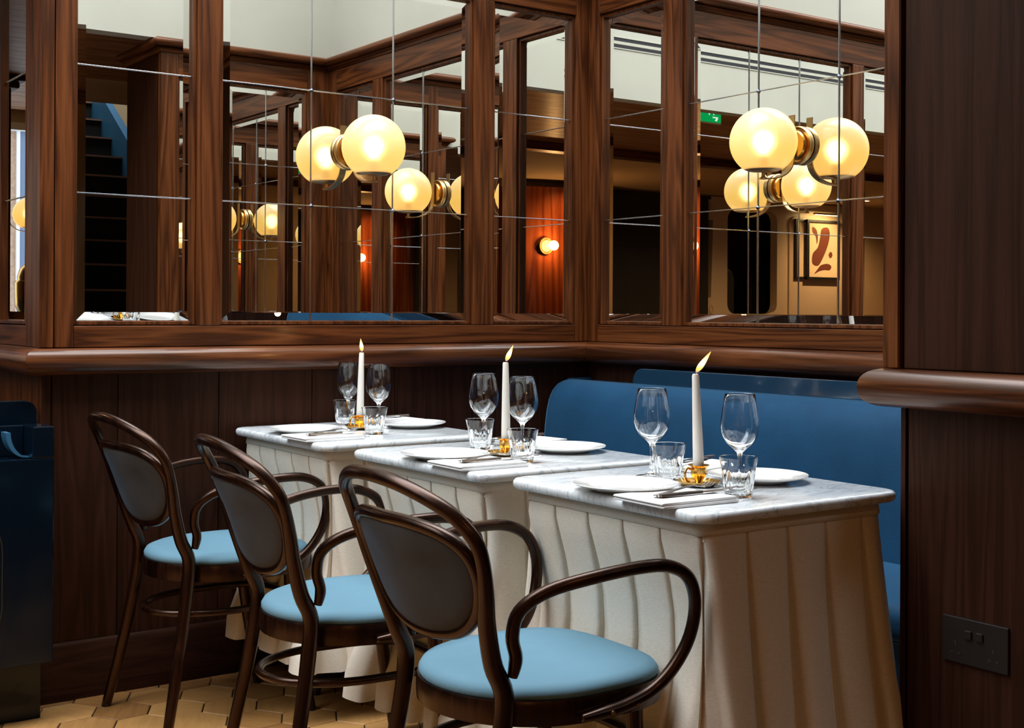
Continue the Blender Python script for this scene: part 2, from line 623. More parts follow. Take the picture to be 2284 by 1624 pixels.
# ------------------------------------------------------------------ setting: floor
fl = struct(boxes('floor', [(-11.2, 1.4, -8.6, 5.7, -0.12, -0.012)], M['darkfloor']))
bed = boxes('joint_bed', [(-4.3, -0.05, -2.3, 0.0, -0.0119, -0.006)], M['joint'], fl)
s_hex = 0.083
def hexmesh(sx):
    bm = bmesh.new()
    rings = []
    for r, z in ((sx, -0.0055), (sx, -0.0018), (sx - 0.0018, 0.0)):
        rings.append([bm.verts.new((r * math.cos(k * PI / 3), r * math.sin(k * PI / 3), z)) for k in range(6)])
    for a, b in zip(rings, rings[1:]):
        for k in range(6):
            bm.faces.new((a[k], a[(k + 1) % 6], b[(k + 1) % 6], b[k]))
    bm.faces.new(rings[-1])
    return bm
hm = D.meshes.new('floor_tile')
_b = hexmesh(s_hex - 0.0020)
_b.to_mesh(hm)
_b.free()
hm.materials.append(M['hex'])
hrot = math.radians(3.2)
hx0, hy0 = -1.644, -0.103
field = bmesh.new()
cnt = 0
rng = random.Random(3)
for i in range(-26, 22):
    for j in range(-22, 22):
        lx = i * 1.5 * s_hex
        ly = (j + (0.5 if i % 2 else 0)) * math.sqrt(3) * s_hex
        x = hx0 + lx * math.cos(hrot) - ly * math.sin(hrot)
        y = hy0 + lx * math.sin(hrot) + ly * math.cos(hrot)
        if not (-4.2 < x < -0.15 and -2.2 < y < 0.075):
            continue
        dz = rng.uniform(-0.0007, 0.0007)
        if x < -1.15 and y > -1.75 and x > -2.35 and cnt < 290:
            cnt += 1
            o = D.objects.new('tile', hm)
            COL.objects.link(o)
            o.parent = fl
            o.location = (x, y, dz)
            o.rotation_euler = (rng.uniform(-0.004, 0.004), rng.uniform(-0.004, 0.004), hrot + rng.randrange(6) * PI / 3)
        else:
            t_ = hexmesh(s_hex - 0.0020)
            for v in t_.verts:
                c_, s_ = math.cos(hrot), math.sin(hrot)
                v.co = (x + v.co.x * c_ - v.co.y * s_, y + v.co.x * s_ + v.co.y * c_, v.co.z + dz)
            m_ = D.meshes.new('tmp')
            t_.to_mesh(m_)
            t_.free()
            field.from_mesh(m_)
            D.meshes.remove(m_)
fo = obj('outer_tiles', field, M['hex'], fl)
fo['kind'] = 'stuff'

# ------------------------------------------------------------------ setting: walls round the table bay
ZB, ZT = 1.055, 2.136           # mirror bottom and top
FR = 0.026                      # how far frames stand proud

def panel_wall(name, axis, length, sign_start, backing, stiles, rails, planks, woodH, woodV, extra=None):
    pass

# wall_left runs along x (y = 0), wall_right along y (x = 0)
wl = struct(boxes('wall_left', [(-1.926, 0.09, 0.0065, 0.09, 0, 2.247)], M['darkZ']))
boxes('plaster', [(-7.5, 0.09, 0.0, 0.09, 2.25, 3.72)], M['cream'], wl)
for a, b in ((-1.945, -1.9075), (-1.9045, -1.853), (-1.495, -1.423), (-0.519, -0.437), (-0.08, -0.0)):
    boxes('stile', [(a, b, -FR, 0.004, 1.043 if b > -1.85 and a < -0.1 else 0.982, 2.148 if b > -1.85 and a < -0.1 else 2.25)], M['oakZ'], wl, bevel=0.002)
boxes('rail', [(-1.852, -0.081, -FR + 0.0005, 0.004, 0.982, 1.042)], M['oakX'], wl, bevel=0.002)
boxes('rail', [(-1.852, -0.081, -FR + 0.0005, 0.004, 2.149, 2.25)], M['oakX'], wl, bevel=0.002)
xs = [-1.905, -1.7202, -1.4163, -1.1082, -0.8089, -0.5050, -0.2251, -0.0]
boxes('corner_post', [(-1.93, -1.908, -0.001, 0.006, 0.16, 0.91)], M['darkZ'], wl, bevel=0.001)
for a, b in zip(xs, xs[1:]):
    boxes('plank', [(a + 0.0025, b, 0.0, 0.0065, 0.16, 0.91)], M['darkZ'], wl, bevel=0.0012)

wr = struct(boxes('wall_right', [(0.006, 0.09, -2.03, 0.006, 0, 2.247)], M['darkZ']))
boxes('plaster', [(0.0, 0.09, -2.02, -0.0, 2.25, 3.72)], M['cream'], wr)
for a, b in ((-0.084, -0.0265), (-0.515, -0.423), (-1.561, -1.470), (-2.0, -1.916)):
    mid = -1.9 < a < -0.1
    boxes('stile', [(-FR, 0.004, a, b, 1.043 if mid else 0.982, 2.148 if mid else 2.25)], M['oakZ'], wr, bevel=0.002)
boxes('rail', [(-FR + 0.0005, 0.004, -1.915, -0.085, 0.982, 1.042)], M['oakY'], wr, bevel=0.002)
boxes('rail', [(-FR + 0.0005, 0.004, -1.915, -0.085, 2.149, 2.25)], M['oakY'], wr, bevel=0.002)
ys = [-2.02, -1.72, -1.42, -1.12, -0.82, -0.52, -0.25, -0.001]
for a, b in zip(ys, ys[1:]):
    boxes('plank', [(0.0, 0.0065, a + 0.0025, b, 0.16, 0.91)], M['darkZ'], wr, bevel=0.0012)

# return wall and its free end, the pillar at the frame's edge
wp = struct(boxes('wall_pillar', [(-0.828, 0.09, -2.47, -2.03, 0, 2.30)], M['darkZ']))
for a, b in ((-0.865, -0.785), (-0.61, -0.552), (-0.137, -0.0265)):
    boxes('stile', [(a, b, -2.032, -1.995, 0.982, 2.25)], M['oakZ'], wp, bevel=0.002)
boxes('rail', [(-0.784, -0.138, -2.032, -1.9955, 0.982, 1.042)], M['oakX'], wp, bevel=0.002)
boxes('rail', [(-0.784, -0.138, -2.032, -1.9955, 2.149, 2.25)], M['oakX'], wp, bevel=0.002)
boxes('stile', [(-0.865, -0.828, -2.0345, -2.0325, 0.982, 2.25), (-0.865, -0.825, -2.034, -2.0325, 0.982, 2.25)], M['oakZ'], wp)
boxes('panel', [(-0.858, -0.828, -2.47, -2.0405, 0.982, 2.25)], M['darkZ'], wp, bevel=0.002)
boxes('corner_post', [(-0.84, -0.828, -2.032, -2.02, 0.0, 0.91)], M['darkZ'], wp, bevel=0.0015)
boxes('plank', [(-0.838, -0.828, -2.47, -2.037, 0.0, 0.91)], M['darkZ'], wp, bevel=0.0015)
for a, b in ((-0.826, -0.53), (-0.527, -0.24), (-0.237, 0.0)):
    boxes('plank', [(a, b, -2.03, -2.02, 0.16, 0.91)], M['darkZ'], wp, bevel=0.0012)

# wall going back beyond the outer corner, with the narrow mirror
wb = struct(boxes('wall_booth', [(-1.914, -1.84, 0.0905, 5.5, 0, 2.44)], M['darkZ']))
boxes('stile', [(-1.931, -1.9265, 0.0045, 0.165, 0.982, 2.25)], M['oakZ'], wb, bevel=0.001)
boxes('stile', [(-1.931, -1.9145, 0.46, 0.54, 0.982, 2.25)], M['oakZ'], wb, bevel=0.002)
boxes('rail', [(-1.9305, -1.9145, 0.166, 0.459, 0.982, 1.042)], M['oakY'], wb, bevel=0.002)
boxes('rail', [(-1.9305, -1.9145, 0.166, 0.459, 2.149, 2.25)], M['oakY'], wb, bevel=0.002)
boxes('panel', [(-1.925, -1.9145, 0.541, 5.49, 0.982, 2.25)], M['oakZ'], wb)
yy = [0.004, 0.13, 0.33, 0.53, 0.75, 1.0]
for a, b in zip(yy, yy[1:]):
    boxes('plank', [(-1.931, -1.9145 if a > 0.1 else -1.9265, a, b - 0.0025, 0.0, 0.91)], M['oakZ'], wb, bevel=0.001)

# bullnose dado rail, cornice and baseboards, mitred at the corners
R2 = 1.0
def moulding(name, prof, mats, base=0.0):
    segs = [((-1.93, 3.0, -1, 0), (-1.93, 0, -1, -1), 'Y'),
            ((-1.93, 0, -1, -1), (0, 0, -1, -1), 'X'),
            ((0, 0, -1, -1), (0, -2.02, -1, 1), 'Y'),
            ((0, -2.02, -1, 1), (-0.84, -2.02, -1, 1), 'X'),
            ((-0.84, -2.02, -1, 1), (-0.84, -2.47, -1, 0), 'Y')]
    out = []
    for i, (a, b, ax) in enumerate(segs):
        bm = bmesh.new()
        e = 0.0004
        dx = Vector((b[0] - a[0], b[1] - a[1])).normalized() * e
        sweep(bm, prof, [(a[0] + dx.x, a[1] + dx.y, a[2], a[3]), (b[0] - dx.x, b[1] - dx.y, b[2], b[3])])
        out.append(obj(name + '_%d' % (i + 1), bm, M[mats + ax], smooth=50))
        out[-1]['kind'] = 'structure'
    return out
tr = 1
for prof, mt in ((nose(0.905, 0.981, 0.06, dx=-0.004), 'sill'), ([(-0.004, 2.25), (0.03, 2.25), (0.034, 2.262), (0.05, 2.266)] + nose(2.268, 2.315, 0.07, dx=-0.004)[1:-1] + [(-0.004, 2.31)], 'oak')):
    for o in moulding('trim', prof, mt):
        o.name = 'trim_%d' % tr
        tr += 1
for nm, pr_ in (('baseboard', [(-0.004, 0.0), (0.014, 0.0), (0.014, 0.150), (0.006, 0.161), (-0.004, 0.161)]),):
    for o, sd in zip(moulding(nm, pr_, 'dark'), ('booth', 'left', 'right', 'return', 'pillar')):
        o.name = 'baseboard_' + sd

# bulkheads of the skylight well, ceilings, room beyond
bk = struct(boxes('ceiling_well', [(-7.5, 0.09, -2.09, -2.0, 2.31, 3.72), (-7.6, -7.5, -2.09, 0.09, 2.31, 3.72)], M['cream']))
# skylight glazing bars and opening surround
sky = struct(boxes('window_1', [(-7.6, 0.1, -2.1, -2.0, 3.72, 3.80), (-7.6, 0.1, 0.0, 0.1, 3.72, 3.80), (-7.6, -7.5, -2.0, 0.0, 3.72, 3.80), (0.0, 0.1, -2.0, 0.0, 3.72, 3.80)], M['white']))
for x in (-6.6, -5.6, -4.6, -3.6, -2.7, -1.8, -0.9):
    boxes('glazing_bar', [(x - 0.02, x + 0.02, -2.0, 0.0, 3.72, 3.77)], M['white'], sky)
# linear vents high on the far bulkhead
vent = thing('linear_vent', 'long white double slot air vent high on the cream bulkhead', 'vent', (-2.9, -2.0, 2.61))
boxes('slot', [(-1.5, 1.5, -0.0005, 0.0015, -0.012, 0.006)], M['slot'], vent)
boxes('slot', [(-1.5, 1.5, -0.0005, 0.0015, 0.028, 0.046)], M['slot'], vent)
boxes('vent_frame', [(-1.52, 1.52, -0.0005, 0.004, 0.046, 0.052), (-1.52, 1.52, -0.0005, 0.003, 0.009, 0.025), (-1.52, 1.52, -0.0005, 0.004, -0.018, -0.012)], M['cream'], vent)

cl = struct(boxes('ceiling', [(-11.1, -7.6, -2.09, 5.6, 2.45, 2.55), (-7.6, -1.93, 0.09, 5.6, 2.45, 2.55), (-11.1, -0.75, -8.5, -2.09, 2.45, 2.55), (-0.75, 1.3, -3.95, -2.09, 2.45, 2.55), (0.75, 1.3, -7.2, -3.95, 2.45, 2.55), (-0.95, 1.4, -8.6, -3.85, 4.1, 4.2), (-0.85, -0.75, -8.6, -3.95, 2.55, 4.1), (-0.85, 1.4, -3.95, -3.85, 2.55, 4.1), (-0.85, 1.4, -8.6, -8.5, 2.55, 4.1)], M['warm']))
y = -4.5
while y < -2.15:
    x1_ = 1.25 if y > -3.9 else -0.76
    boxes('plank', [(-10.9, x1_, y, y + 0.117, 2.435, 2.45)], M['ceil'], cl)
    y += 0.12
y = 0.1
while y < 5.3:
    boxes('plank', [(-7.0, -1.94, y, y + 0.117, 2.435, 2.45)], M['ceil'], cl)
    y += 0.12
boxes('beam', [(-10.9, -0.76, -4.66, -4.52, 2.37, 2.45)], M['oakX'], cl)
boxes('soffit', [(-0.76, 0.75, -4.1, -3.96, 2.33, 2.45)], M['warm'], cl)

wf = struct(boxes('wall_window', [(-11.1, -4.6, 5.5, 5.6, 0, 2.45), (-2.2, -1.84, 5.5, 5.6, 0, 2.45), (-4.6, -2.2, 5.5, 5.6, 0, 0.9), (-4.6, -2.2, 5.5, 5.6, 2.36, 2.45)], M['warm']))
win = struct(boxes('window_2', [(-4.6, -2.2, 5.47, 5.53, 2.31, 2.36), (-4.6, -2.2, 5.45, 5.55, 0.88, 0.93), (-4.6, -4.55, 5.47, 5.53, 0.93, 2.31), (-2.25, -2.2, 5.47, 5.53, 0.93, 2.31)], M['white']))
for x in (-3.95, -3.46, -2.8):
    boxes('mullion', [(x, x + 0.04, 5.48, 5.52, 0.93, 2.31)], M['white'], win)
wz = struct(boxes('wall_far_left', [(-11.2, -11.1, -8.6, 5.7, 0, 2.45)], M['warm']))
ww = struct(boxes('wall_far_right', [(0.09, 1.3, -2.5, -2.4, 0, 2.45), (1.3, 1.4, -8.6, -2.4, 0, 4.2)], M['warm']))
# back wall with the rounded opening into the next room
bw = bmesh.new()
box(bw, -11.1, -10.1, -7.3, -7.2, 0, 2.45)
box(bw, -7.6, -0.75, -7.3, -7.2, 0, 2.45)
box(bw, -0.75, 1.3, -7.6, -7.5, 0, 4.2)
wback = struct(obj('wall_back', bw, M['warm']))
pan = bmesh.new()
def panel_with_hole(bm, x0, x1, z0, z1, hx0_, hx1_, hz0, hz1, r, ya, yb):
    outer = []
    inner = rrect(hx0_, hx1_, hz0, hz1, r, 6)
    cx, cz = (hx0_ + hx1_) / 2, (hz0 + hz1) / 2
    for (px, pz) in inner:
        dx, dz = px - cx, pz - cz
        t = min((x1 - cx) / dx if dx > 1e-6 else 1e9, (x0 - cx) / dx if dx < -1e-6 else 1e9, (z1 - cz) / dz if dz > 1e-6 else 1e9, (z0 - cz) / dz if dz < -1e-6 else 1e9)
        outer.append((cx + dx * t, cz + dz * t))
    n = len(inner)
    vs = [[bm.verts.new((p[0], yy_, p[1])) for p in ring] for yy_ in (ya, yb) for ring in (outer, inner)]
    for k in range(n):
        j = (k + 1) % n
        bm.faces.new((vs[0][k], vs[0][j], vs[1][j], vs[1][k]))
        bm.faces.new((vs[2][k], vs[3][k], vs[3][j], vs[2][j]))
        bm.faces.new((vs[1][k], vs[1][j], vs[3][j], vs[3][k]))
        bm.faces.new((vs[0][k], vs[2][k], vs[2][j], vs[0][j]))
panel_with_hole(pan, -8.90, -7.62, 0.0, 2.44, -8.74, -7.9, 1.07, 2.3, 0.12, -7.19, -7.3)
for z in (2.30, 1.12):
    prism(pan, [(-7.64 + 0.14 * math.cos(a * PI / 12), z + 0.14 * math.sin(a * PI / 12)) for a in range(24)], -7.192, -7.26, 'XZ')
obj('cream_panel', pan, M['creamp'], wback)
boxes('cream_panel', [(-10.1, -8.9, -7.3, -7.21, 0, 2.44)], M['creamp'], wback)
pr2 = bmesh.new()
prism(pr2, rrect(-10.05, -8.96, 0.95, 2.27, 0.12, 6), -7.215, -7.195, 'XZ')
obj('raised_panel', pr2, M['creamp'], wback, bevel=0.006)
for z in (2.30, 1.12):
    rg = bmesh.new()
    tube(rg, [(-7.64 + 0.03 * math.cos(a * PI / 8), -7.19, z + 0.045 * math.sin(a * PI / 8)) for a in range(16)], 0.006, 6, True)
    obj('ring_ornament', rg, M['warm'], wback)
# dim room behind the opening
struct(boxes('wall_rear_room', [(-10.2, -6.2, -8.6, -8.5, 0, 2.45), (-6.2, -6.1, -8.5, -7.3, 0, 2.45), (-10.2, -10.1, -8.5, -7.3, 0, 2.45)], M['red']))
for x in (-8.62, -8.05):
    fr_ = thing('wall_frame', 'brown wood framed dark picture on the rear wall, %s beyond the rounded opening' % ('further from the stairs' if x < -8.3 else 'nearer the blackboard'), 'picture', (x, -8.5, 1.72))
    boxes('frame', [(-0.17, 0.17, 0.0, 0.02, -0.3, -0.26), (-0.17, 0.17, 0.0, 0.02, 0.26, 0.3), (-0.17, -0.13, 0.0, 0.02, -0.26, 0.26), (0.13, 0.17, 0.0, 0.02, -0.26, 0.26)], M['oakZ'], fr_)
    boxes('picture', [(-0.13, 0.13, 0.0, 0.01, -0.26, 0.26)], M['warm'], fr_)
# curved mahogany wall beside the blackboard
cw = bmesh.new()
prof_ = [(-5.3 + 0.85 * math.cos(a), -7.45 + 0.55 * math.sin(a)) for a in [PI * k / 24 for k in range(25)]]
prism(cw, prof_, 0.0, 2.37, 'XY')
mw = struct(obj('wall_curved', cw, M['red'], smooth=40))
bb = thing('blackboard', 'large black blackboard in thin dark frame on the far wall', 'blackboard', (-6.85, -7.2, 1.6))
boxes('board', [(-0.73, 0.85, 0.002, 0.02, -0.75, 0.8)], M['black'], bb)
boxes('frame', [(-0.76, 0.88, 0.0, 0.03, 0.8, 0.83)], M['darkX'], bb)
boxes('frame', [(-0.76, 0.88, 0.0, 0.03, -0.78, -0.75)], M['darkX'], bb)
ck = bmesh.new()
rr_ = random.Random(11)
for row in range(13):
    x = 0.7
    while x > -0.6:
        wd = rr_.uniform(0.02, 0.07)
        if rr_.random() < 0.75:
            box(ck, x - wd, x, 0.0199, 0.0206, 0.5 - row * 0.085, 0.503 - row * 0.085)
        x -= wd + 0.025
o = obj('chalk_lines', ck, plain('faint_chalk', (0.035, 0.032, 0.03), 0.9), bb)
o['kind'] = 'stuff'
# framed prints
for k, (x, y0_, lab) in enumerate(((-9.53, 0.03, 'black framed print of brown organic shapes on cream paper, lit on the pale panel'), (-9.35, 0.0, 'black framed print mostly hidden behind the front one on the pale panel'))):
    pt = thing('framed_print', lab, 'picture', (x, -7.195 + y0_, 1.87))
    boxes('frame', [(-0.30, 0.30, 0, 0.022, 0.34, 0.37), (-0.30, 0.30, 0, 0.022, -0.37, -0.34), (-0.30, -0.265, 0, 0.022, -0.34, 0.34), (0.265, 0.30, 0, 0.022, -0.34, 0.34)], M['iron'], pt)
    boxes('paper', [(-0.265, 0.265, 0.0, 0.01, -0.34, 0.34)], M['paper'], pt)
    if k == 0:
        bm = bmesh.new()
        for pl in ([(0.03, 0.26), (-0.08, 0.28), (-0.12, 0.2), (-0.08, 0.05), (0.02, -0.12), (0.10, -0.2), (0.2, -0.17), (0.19, -0.05), (0.1, 0.03), (0.06, 0.15)],
                   [(0.2, 0.28), (0.13, 0.25), (0.1, 0.15), (0.12, 0.07), (0.14, 0.16), (0.2, 0.22)],
                   [(-0.13, -0.02), (-0.1, -0.06), (-0.13, -0.1), (-0.17, -0.07), (-0.16, -0.03)],
                   [(0.16, -0.3), (0.08, -0.27), (-0.02, -0.25), (-0.12, -0.25), (-0.15, -0.2), (-0.08, -0.17), (0.04, -0.19), (0.1, -0.24)]):
            sp = [(-p.x, p.y) for p in smoothpath([(u, v, 0) for u, v in pl], 4, True)]
            prism(bm, [(-u, v) for u, v in sp], 0.0095, 0.0112, 'XZ')
        obj('printed_shapes', bm, M['ink'], pt)
# exit sign hanging under the boards
es = thing('exit_sign', 'small green emergency exit sign with white running man and arrow, hung from ceiling', 'sign', (-3.02, -2.52, 2.385))
boxes('housing', [(-0.135, 0.135, -0.012, 0.010, -0.05, 0.05)], M['white'], es, bevel=0.003)
boxes('panel', [(-0.125, 0.125, 0.010, 0.0125, -0.042, 0.042)], M['green'], es)
bm = bmesh.new()
prism(bm, [(-0.035, 0.03), (-0.005, 0.03), (-0.02, 0.0)], 0.0124, 0.0135, 'XZ')
box(bm, -0.023, -0.017, 0.0124, 0.0134, 0.02, 0.036)
box(bm, 0.06, 0.11, 0.0124, 0.0134, -0.034, 0.034)
box(bm, -0.1, -0.05, 0.0124, 0.0134, -0.014, -0.006)
prism(bm, [(-0.10, -0.02), (-0.085, -0.012), (-0.07, -0.03), (-0.085, -0.034)], 0.0124, 0.0134, 'XZ')
box(bm, -0.064, -0.056, 0.0124, 0.0134, 0.004, 0.014)
o = obj('pictogram', bm, M['exitwhite'], es)
o['kind'] = 'stuff'
# stairs behind the pillar
st = thing('staircase', 'dark carpeted staircase with brown nosings and blue stringer, seen in the leftmost mirror pane', 'staircase', (-0.15, -3.2, 0))
for k in range(17):
    z = 0.174 * k
    boxes('step', [(-0.5, 0.52, -0.25 * k - 0.28, -0.25 * k, max(0, z - 0.2), z + 0.160)], M['carpet'], st)
    boxes('nosing', [(-0.5, 0.52, -0.25 * k - 0.05, -0.25 * k + 0.022, z + 0.161, z + 0.174)], M['nosing'], st)
bm = bmesh.new()
prism(bm, [(0.15, -0.0), (-4.25, 2.96), (-4.25, 3.32), (0.15, 0.3)], 0.521, 0.58, 'YZ')
obj('stringer', bm, M['bluepaint'], st)
boxes('side_panel', [(-0.56, -0.501, -4.25, -0.9, 0.0, 2.44)], M['darkY'], st)

# square posts in the room beyond
po = struct(boxes('trim_column', [(-2.86, -2.42, 4.1, 4.5, 0, 2.36)], M['darkZ']))
boxes('capital', [(-2.9, -2.38, 4.06, 4.54, 2.36, 2.40), (-2.93, -2.35, 4.03, 4.57, 2.40, 2.45)], M['darkZ'], po, bevel=0.01)

# street outside the far window
bd = tag(boxes('building', [(-7.5, -3.3, 10.0, 10.4, 0, 6)], M['facade']), 'brick and blue building across the street, seen through far window in mirror', 'building')
boxes('blue_front', [(-4.50, -4.43, 9.97, 9.995, 0, 6), (-3.28, -1.52, 10.05, 10.3, 0, 6)], M['slate'], bd)
boxes('pilaster', [(-4.43, -4.40, 9.95, 9.995, 0, 6)], M['white'], bd)
boxes('pilaster', [(-4.54, -4.50, 9.95, 9.995, 0, 6)], M['white'], bd)
boxes('cornice', [(-7.5, 1.0, 9.9, 10.0, 2.9, 3.05)], M['white'], bd)

# downlights in the plain ceiling; the last is an added, unseen fill lamp
for k, (x, y) in enumerate(((-5.25, -6.6), (-9.6, -6.55), (-2.9, -7.0), (-7.2, -5.6), (-2.9, 1.9), (-5.5, 3.6), (-1.75, -4.3))):
    zc = 2.45 if y < -4.6 else 2.434
    dl = thing('downlight', ('round ceiling downlight above the curved mahogany wall', 'round ceiling downlight above the framed prints', 'round ceiling downlight near the staircase', 'round ceiling downlight in front of the blackboard', 'round ceiling downlight in the booth beyond the narrow mirror', 'round ceiling downlight near the far window', 'added unseen fill downlight in the boards facing the pillar')[k], 'light', (x, y, zc), group='recessed downlights')
    bm = bmesh.new()
    lathe(bm, [(0.038, -0.002), (0.055, -0.002), (0.052, -0.008), (0.040, -0.008)], 20, close=True)
    obj('rim', bm, M['white'], dl, smooth=40)
    bm = bmesh.new()
    lathe(bm, [(0.0, -0.004), (0.038, -0.004), (0.038, -0.001)], 20)
    obj('lens', bm, M['spot'], dl)

# ------------------------------------------------------------------ lamps' light in the room beyond
for i, (x, y, p) in enumerate(((-5.25, -6.6, 30), (-9.6, -6.55, 80), (-2.9, -6.2, 20), (-7.2, -5.6, 60), (-2.9, 1.9, 45), (-5.5, 3.6, 60), (-6.6, -3.4, 50), (-8.8, -3.6, 50), (-1.75, -4.3, 26))):
    l = D.lights.new('downlight_beam', 'SPOT')
    l.energy = p * 1.5
    l.color = (1.0, 0.58, 0.26) if i < 8 else (1.0, 0.46, 0.15)  # last spot: added warm fill for the nearest skirt front and pillar
    l.spot_size = math.radians(150)
    l.spot_blend = 0.9
    l.shadow_soft_size = 0.03
    lo = D.objects.new('downlight_beam', l)
    COL.objects.link(lo)
    lo.location = (x, y, 2.425)

# ------------------------------------------------------------------ mirrors
BEV = 0.026
def pane_mesh(u0, u1, z0, z1, beta=5.0):
    """mirror pane in local (u, depth w towards the room, z)"""
    t = BEV * math.tan(math.radians(beta))
    pts = [(u0, 0, z0), (u1, 0, z0), (u1, 0, z1), (u0, 0, z1)]
    inn = [(u0 + BEV, t, z0 + BEV), (u1 - BEV, t, z0 + BEV), (u1 - BEV, t, z1 - BEV), (u0 + BEV, t, z1 - BEV)]
    back = [(u, -0.002, z) for u, _, z in pts]
    v = pts + inn + back
    f = [(4, 5, 6, 7), (0, 1, 5, 4), (1, 2, 6, 5), (2, 3, 7, 6), (3, 0, 4, 7), (8, 11, 10, 9), (0, 8, 9, 1), (1, 9, 10, 2), (2, 10, 11, 3), (3, 11, 8, 0)]
    return v, f, t

def mirror(label, u0, u1, z0, z1, cols, rows, tf, group='bevelled wall mirrors'):
    """tf maps local (u, w, z) to world; cols: u of vertical bars; rows: z of horizontal bars"""
    root = thing('wall_mirror', label, 'mirror', tf(( (u0 + u1) / 2, 0, z0)), group=group)
    o0 = Vector(root.location)
    def T(p):
        return tuple(Vector(tf(p)) - o0)
    v, f, t = pane_mesh(u0, u1, z0, z1)
    me = D.meshes.new('pane')
    me.from_pydata([T(p) for p in v], [], f)
    bm = bmesh.new()
    bm.from_mesh(me)
    bmesh.ops.recalc_face_normals(bm, faces=bm.faces)
    bm.to_mesh(me)
    bm.free()
    link('pane', me, M['mirror'], root)
    # wooden bead round the pane
    bm = bmesh.new()
    g = 0.0105
    def bx(a0, a1, w0, w1, c0, c1):
        q = [T((a0, w0, c0)), T((a1, w1, c1))]
        lo = [min(q[0][k], q[1][k]) for k in range(3)]
        hi = [max(q[0][k], q[1][k]) for k in range(3)]
        box(bm, lo[0], hi[0], lo[1], hi[1], lo[2], hi[2])
    for (a0, a1, c0, c1) in ((u0 - g, u0, z0 - g, z1 + g), (u1, u1 + g, z0 - g, z1 + g), (u0, u1, z0 - g, z0), (u0, u1, z1, z1 + g)):
        bx(a0, a1, -0.003, 0.014, c0, c1)
    obj('bead', bm, M['oakZ'], root, bevel=0.0015)
    hb = 0.0016
    for z in rows:
        bm = bmesh.new()
        bx(u0, u1, t, t + 0.003, z - hb, z + hb)
        obj('bar', bm, M['chrome'], root, bevel=0.0006)
    for u in cols:
        bm = bmesh.new()
        bx(u - hb, u + hb, t, t + 0.0034, z0, z1)
        obj('bar', bm, M['chrome'], root, bevel=0.0006)
    for u in cols:
        for z in rows:
            bm = bmesh.new()
            c = Vector(T((u, t + 0.004, z)))
            n_ = (Vector(T((u, 1, z))) - Vector(T((u, 0, z)))).normalized()
            s_ = (Vector(T((u + 1, 0, z))) - Vector(T((u, 0, z)))).normalized()
            k_ = 0.0075
            vs = [bm.verts.new(c + s_ * k_), bm.verts.new(c + Vector((0, 0, k_))), bm.verts.new(c - s_ * k_), bm.verts.new(c - Vector((0, 0, k_))), bm.verts.new(c + n_ * 0.005), bm.verts.new(c - n_ * 0.003)]
            for i in range(4):
                bm.faces.new((vs[i], vs[(i + 1) % 4], vs[4]))
                bm.faces.new((vs[(i + 1) % 4], vs[i], vs[5]))
            obj('knob', bm, M['knob'], root)
    return root

ROWS = [1.415, 1.775]
A_ = lambda p: (-p[0], -p[1], p[2])
B_ = lambda p: (-p[1], -p[0], p[2])
C_ = lambda p: (-p[0], -2.02 + p[1], p[2])
D_ = lambda p: (-1.918 - p[1], p[0], p[2])
mirror('narrow mirror reflecting the dark staircase, left part of the long panelled wall', 1.506, 1.841, ZB, ZT, [], ROWS, A_)
mirror('wide mirror of nine squares behind the globe sconce, over the far table', 0.53, 1.412, ZB, ZT, [0.822, 1.116], ROWS, A_)
mirror('narrow mirror between wide mirror and room corner, reflecting red curved wall', 0.091, 0.426, ZB, ZT, [], ROWS, A_)
mirror('narrow mirror just right of the corner, reflecting the blackboard', 0.095, 0.413, ZB, ZT, [], ROWS, B_)
mirror('wide mirror above the blue bench, reflecting prints and green exit sign', 0.525, 1.46, ZB, ZT, [0.836, 1.153], ROWS, B_)
mirror('narrow mirror at the pillar end of the bench wall, seen by reflection', 1.572, 1.905, ZB, ZT, [], ROWS, B_)
mirror('mirror on the return wall next to the bench, seen by reflection', 0.148, 0.541, ZB, ZT, [0.345], ROWS, C_)
mirror('slim mirror at the free end of the return wall, seen by reflection', 0.621, 0.774, ZB, ZT, [], ROWS, C_)
mirror('slim mirror beyond the outer corner at the far left, reflecting a bright window', 0.176, 0.449, ZB, ZT, [], ROWS, D_)

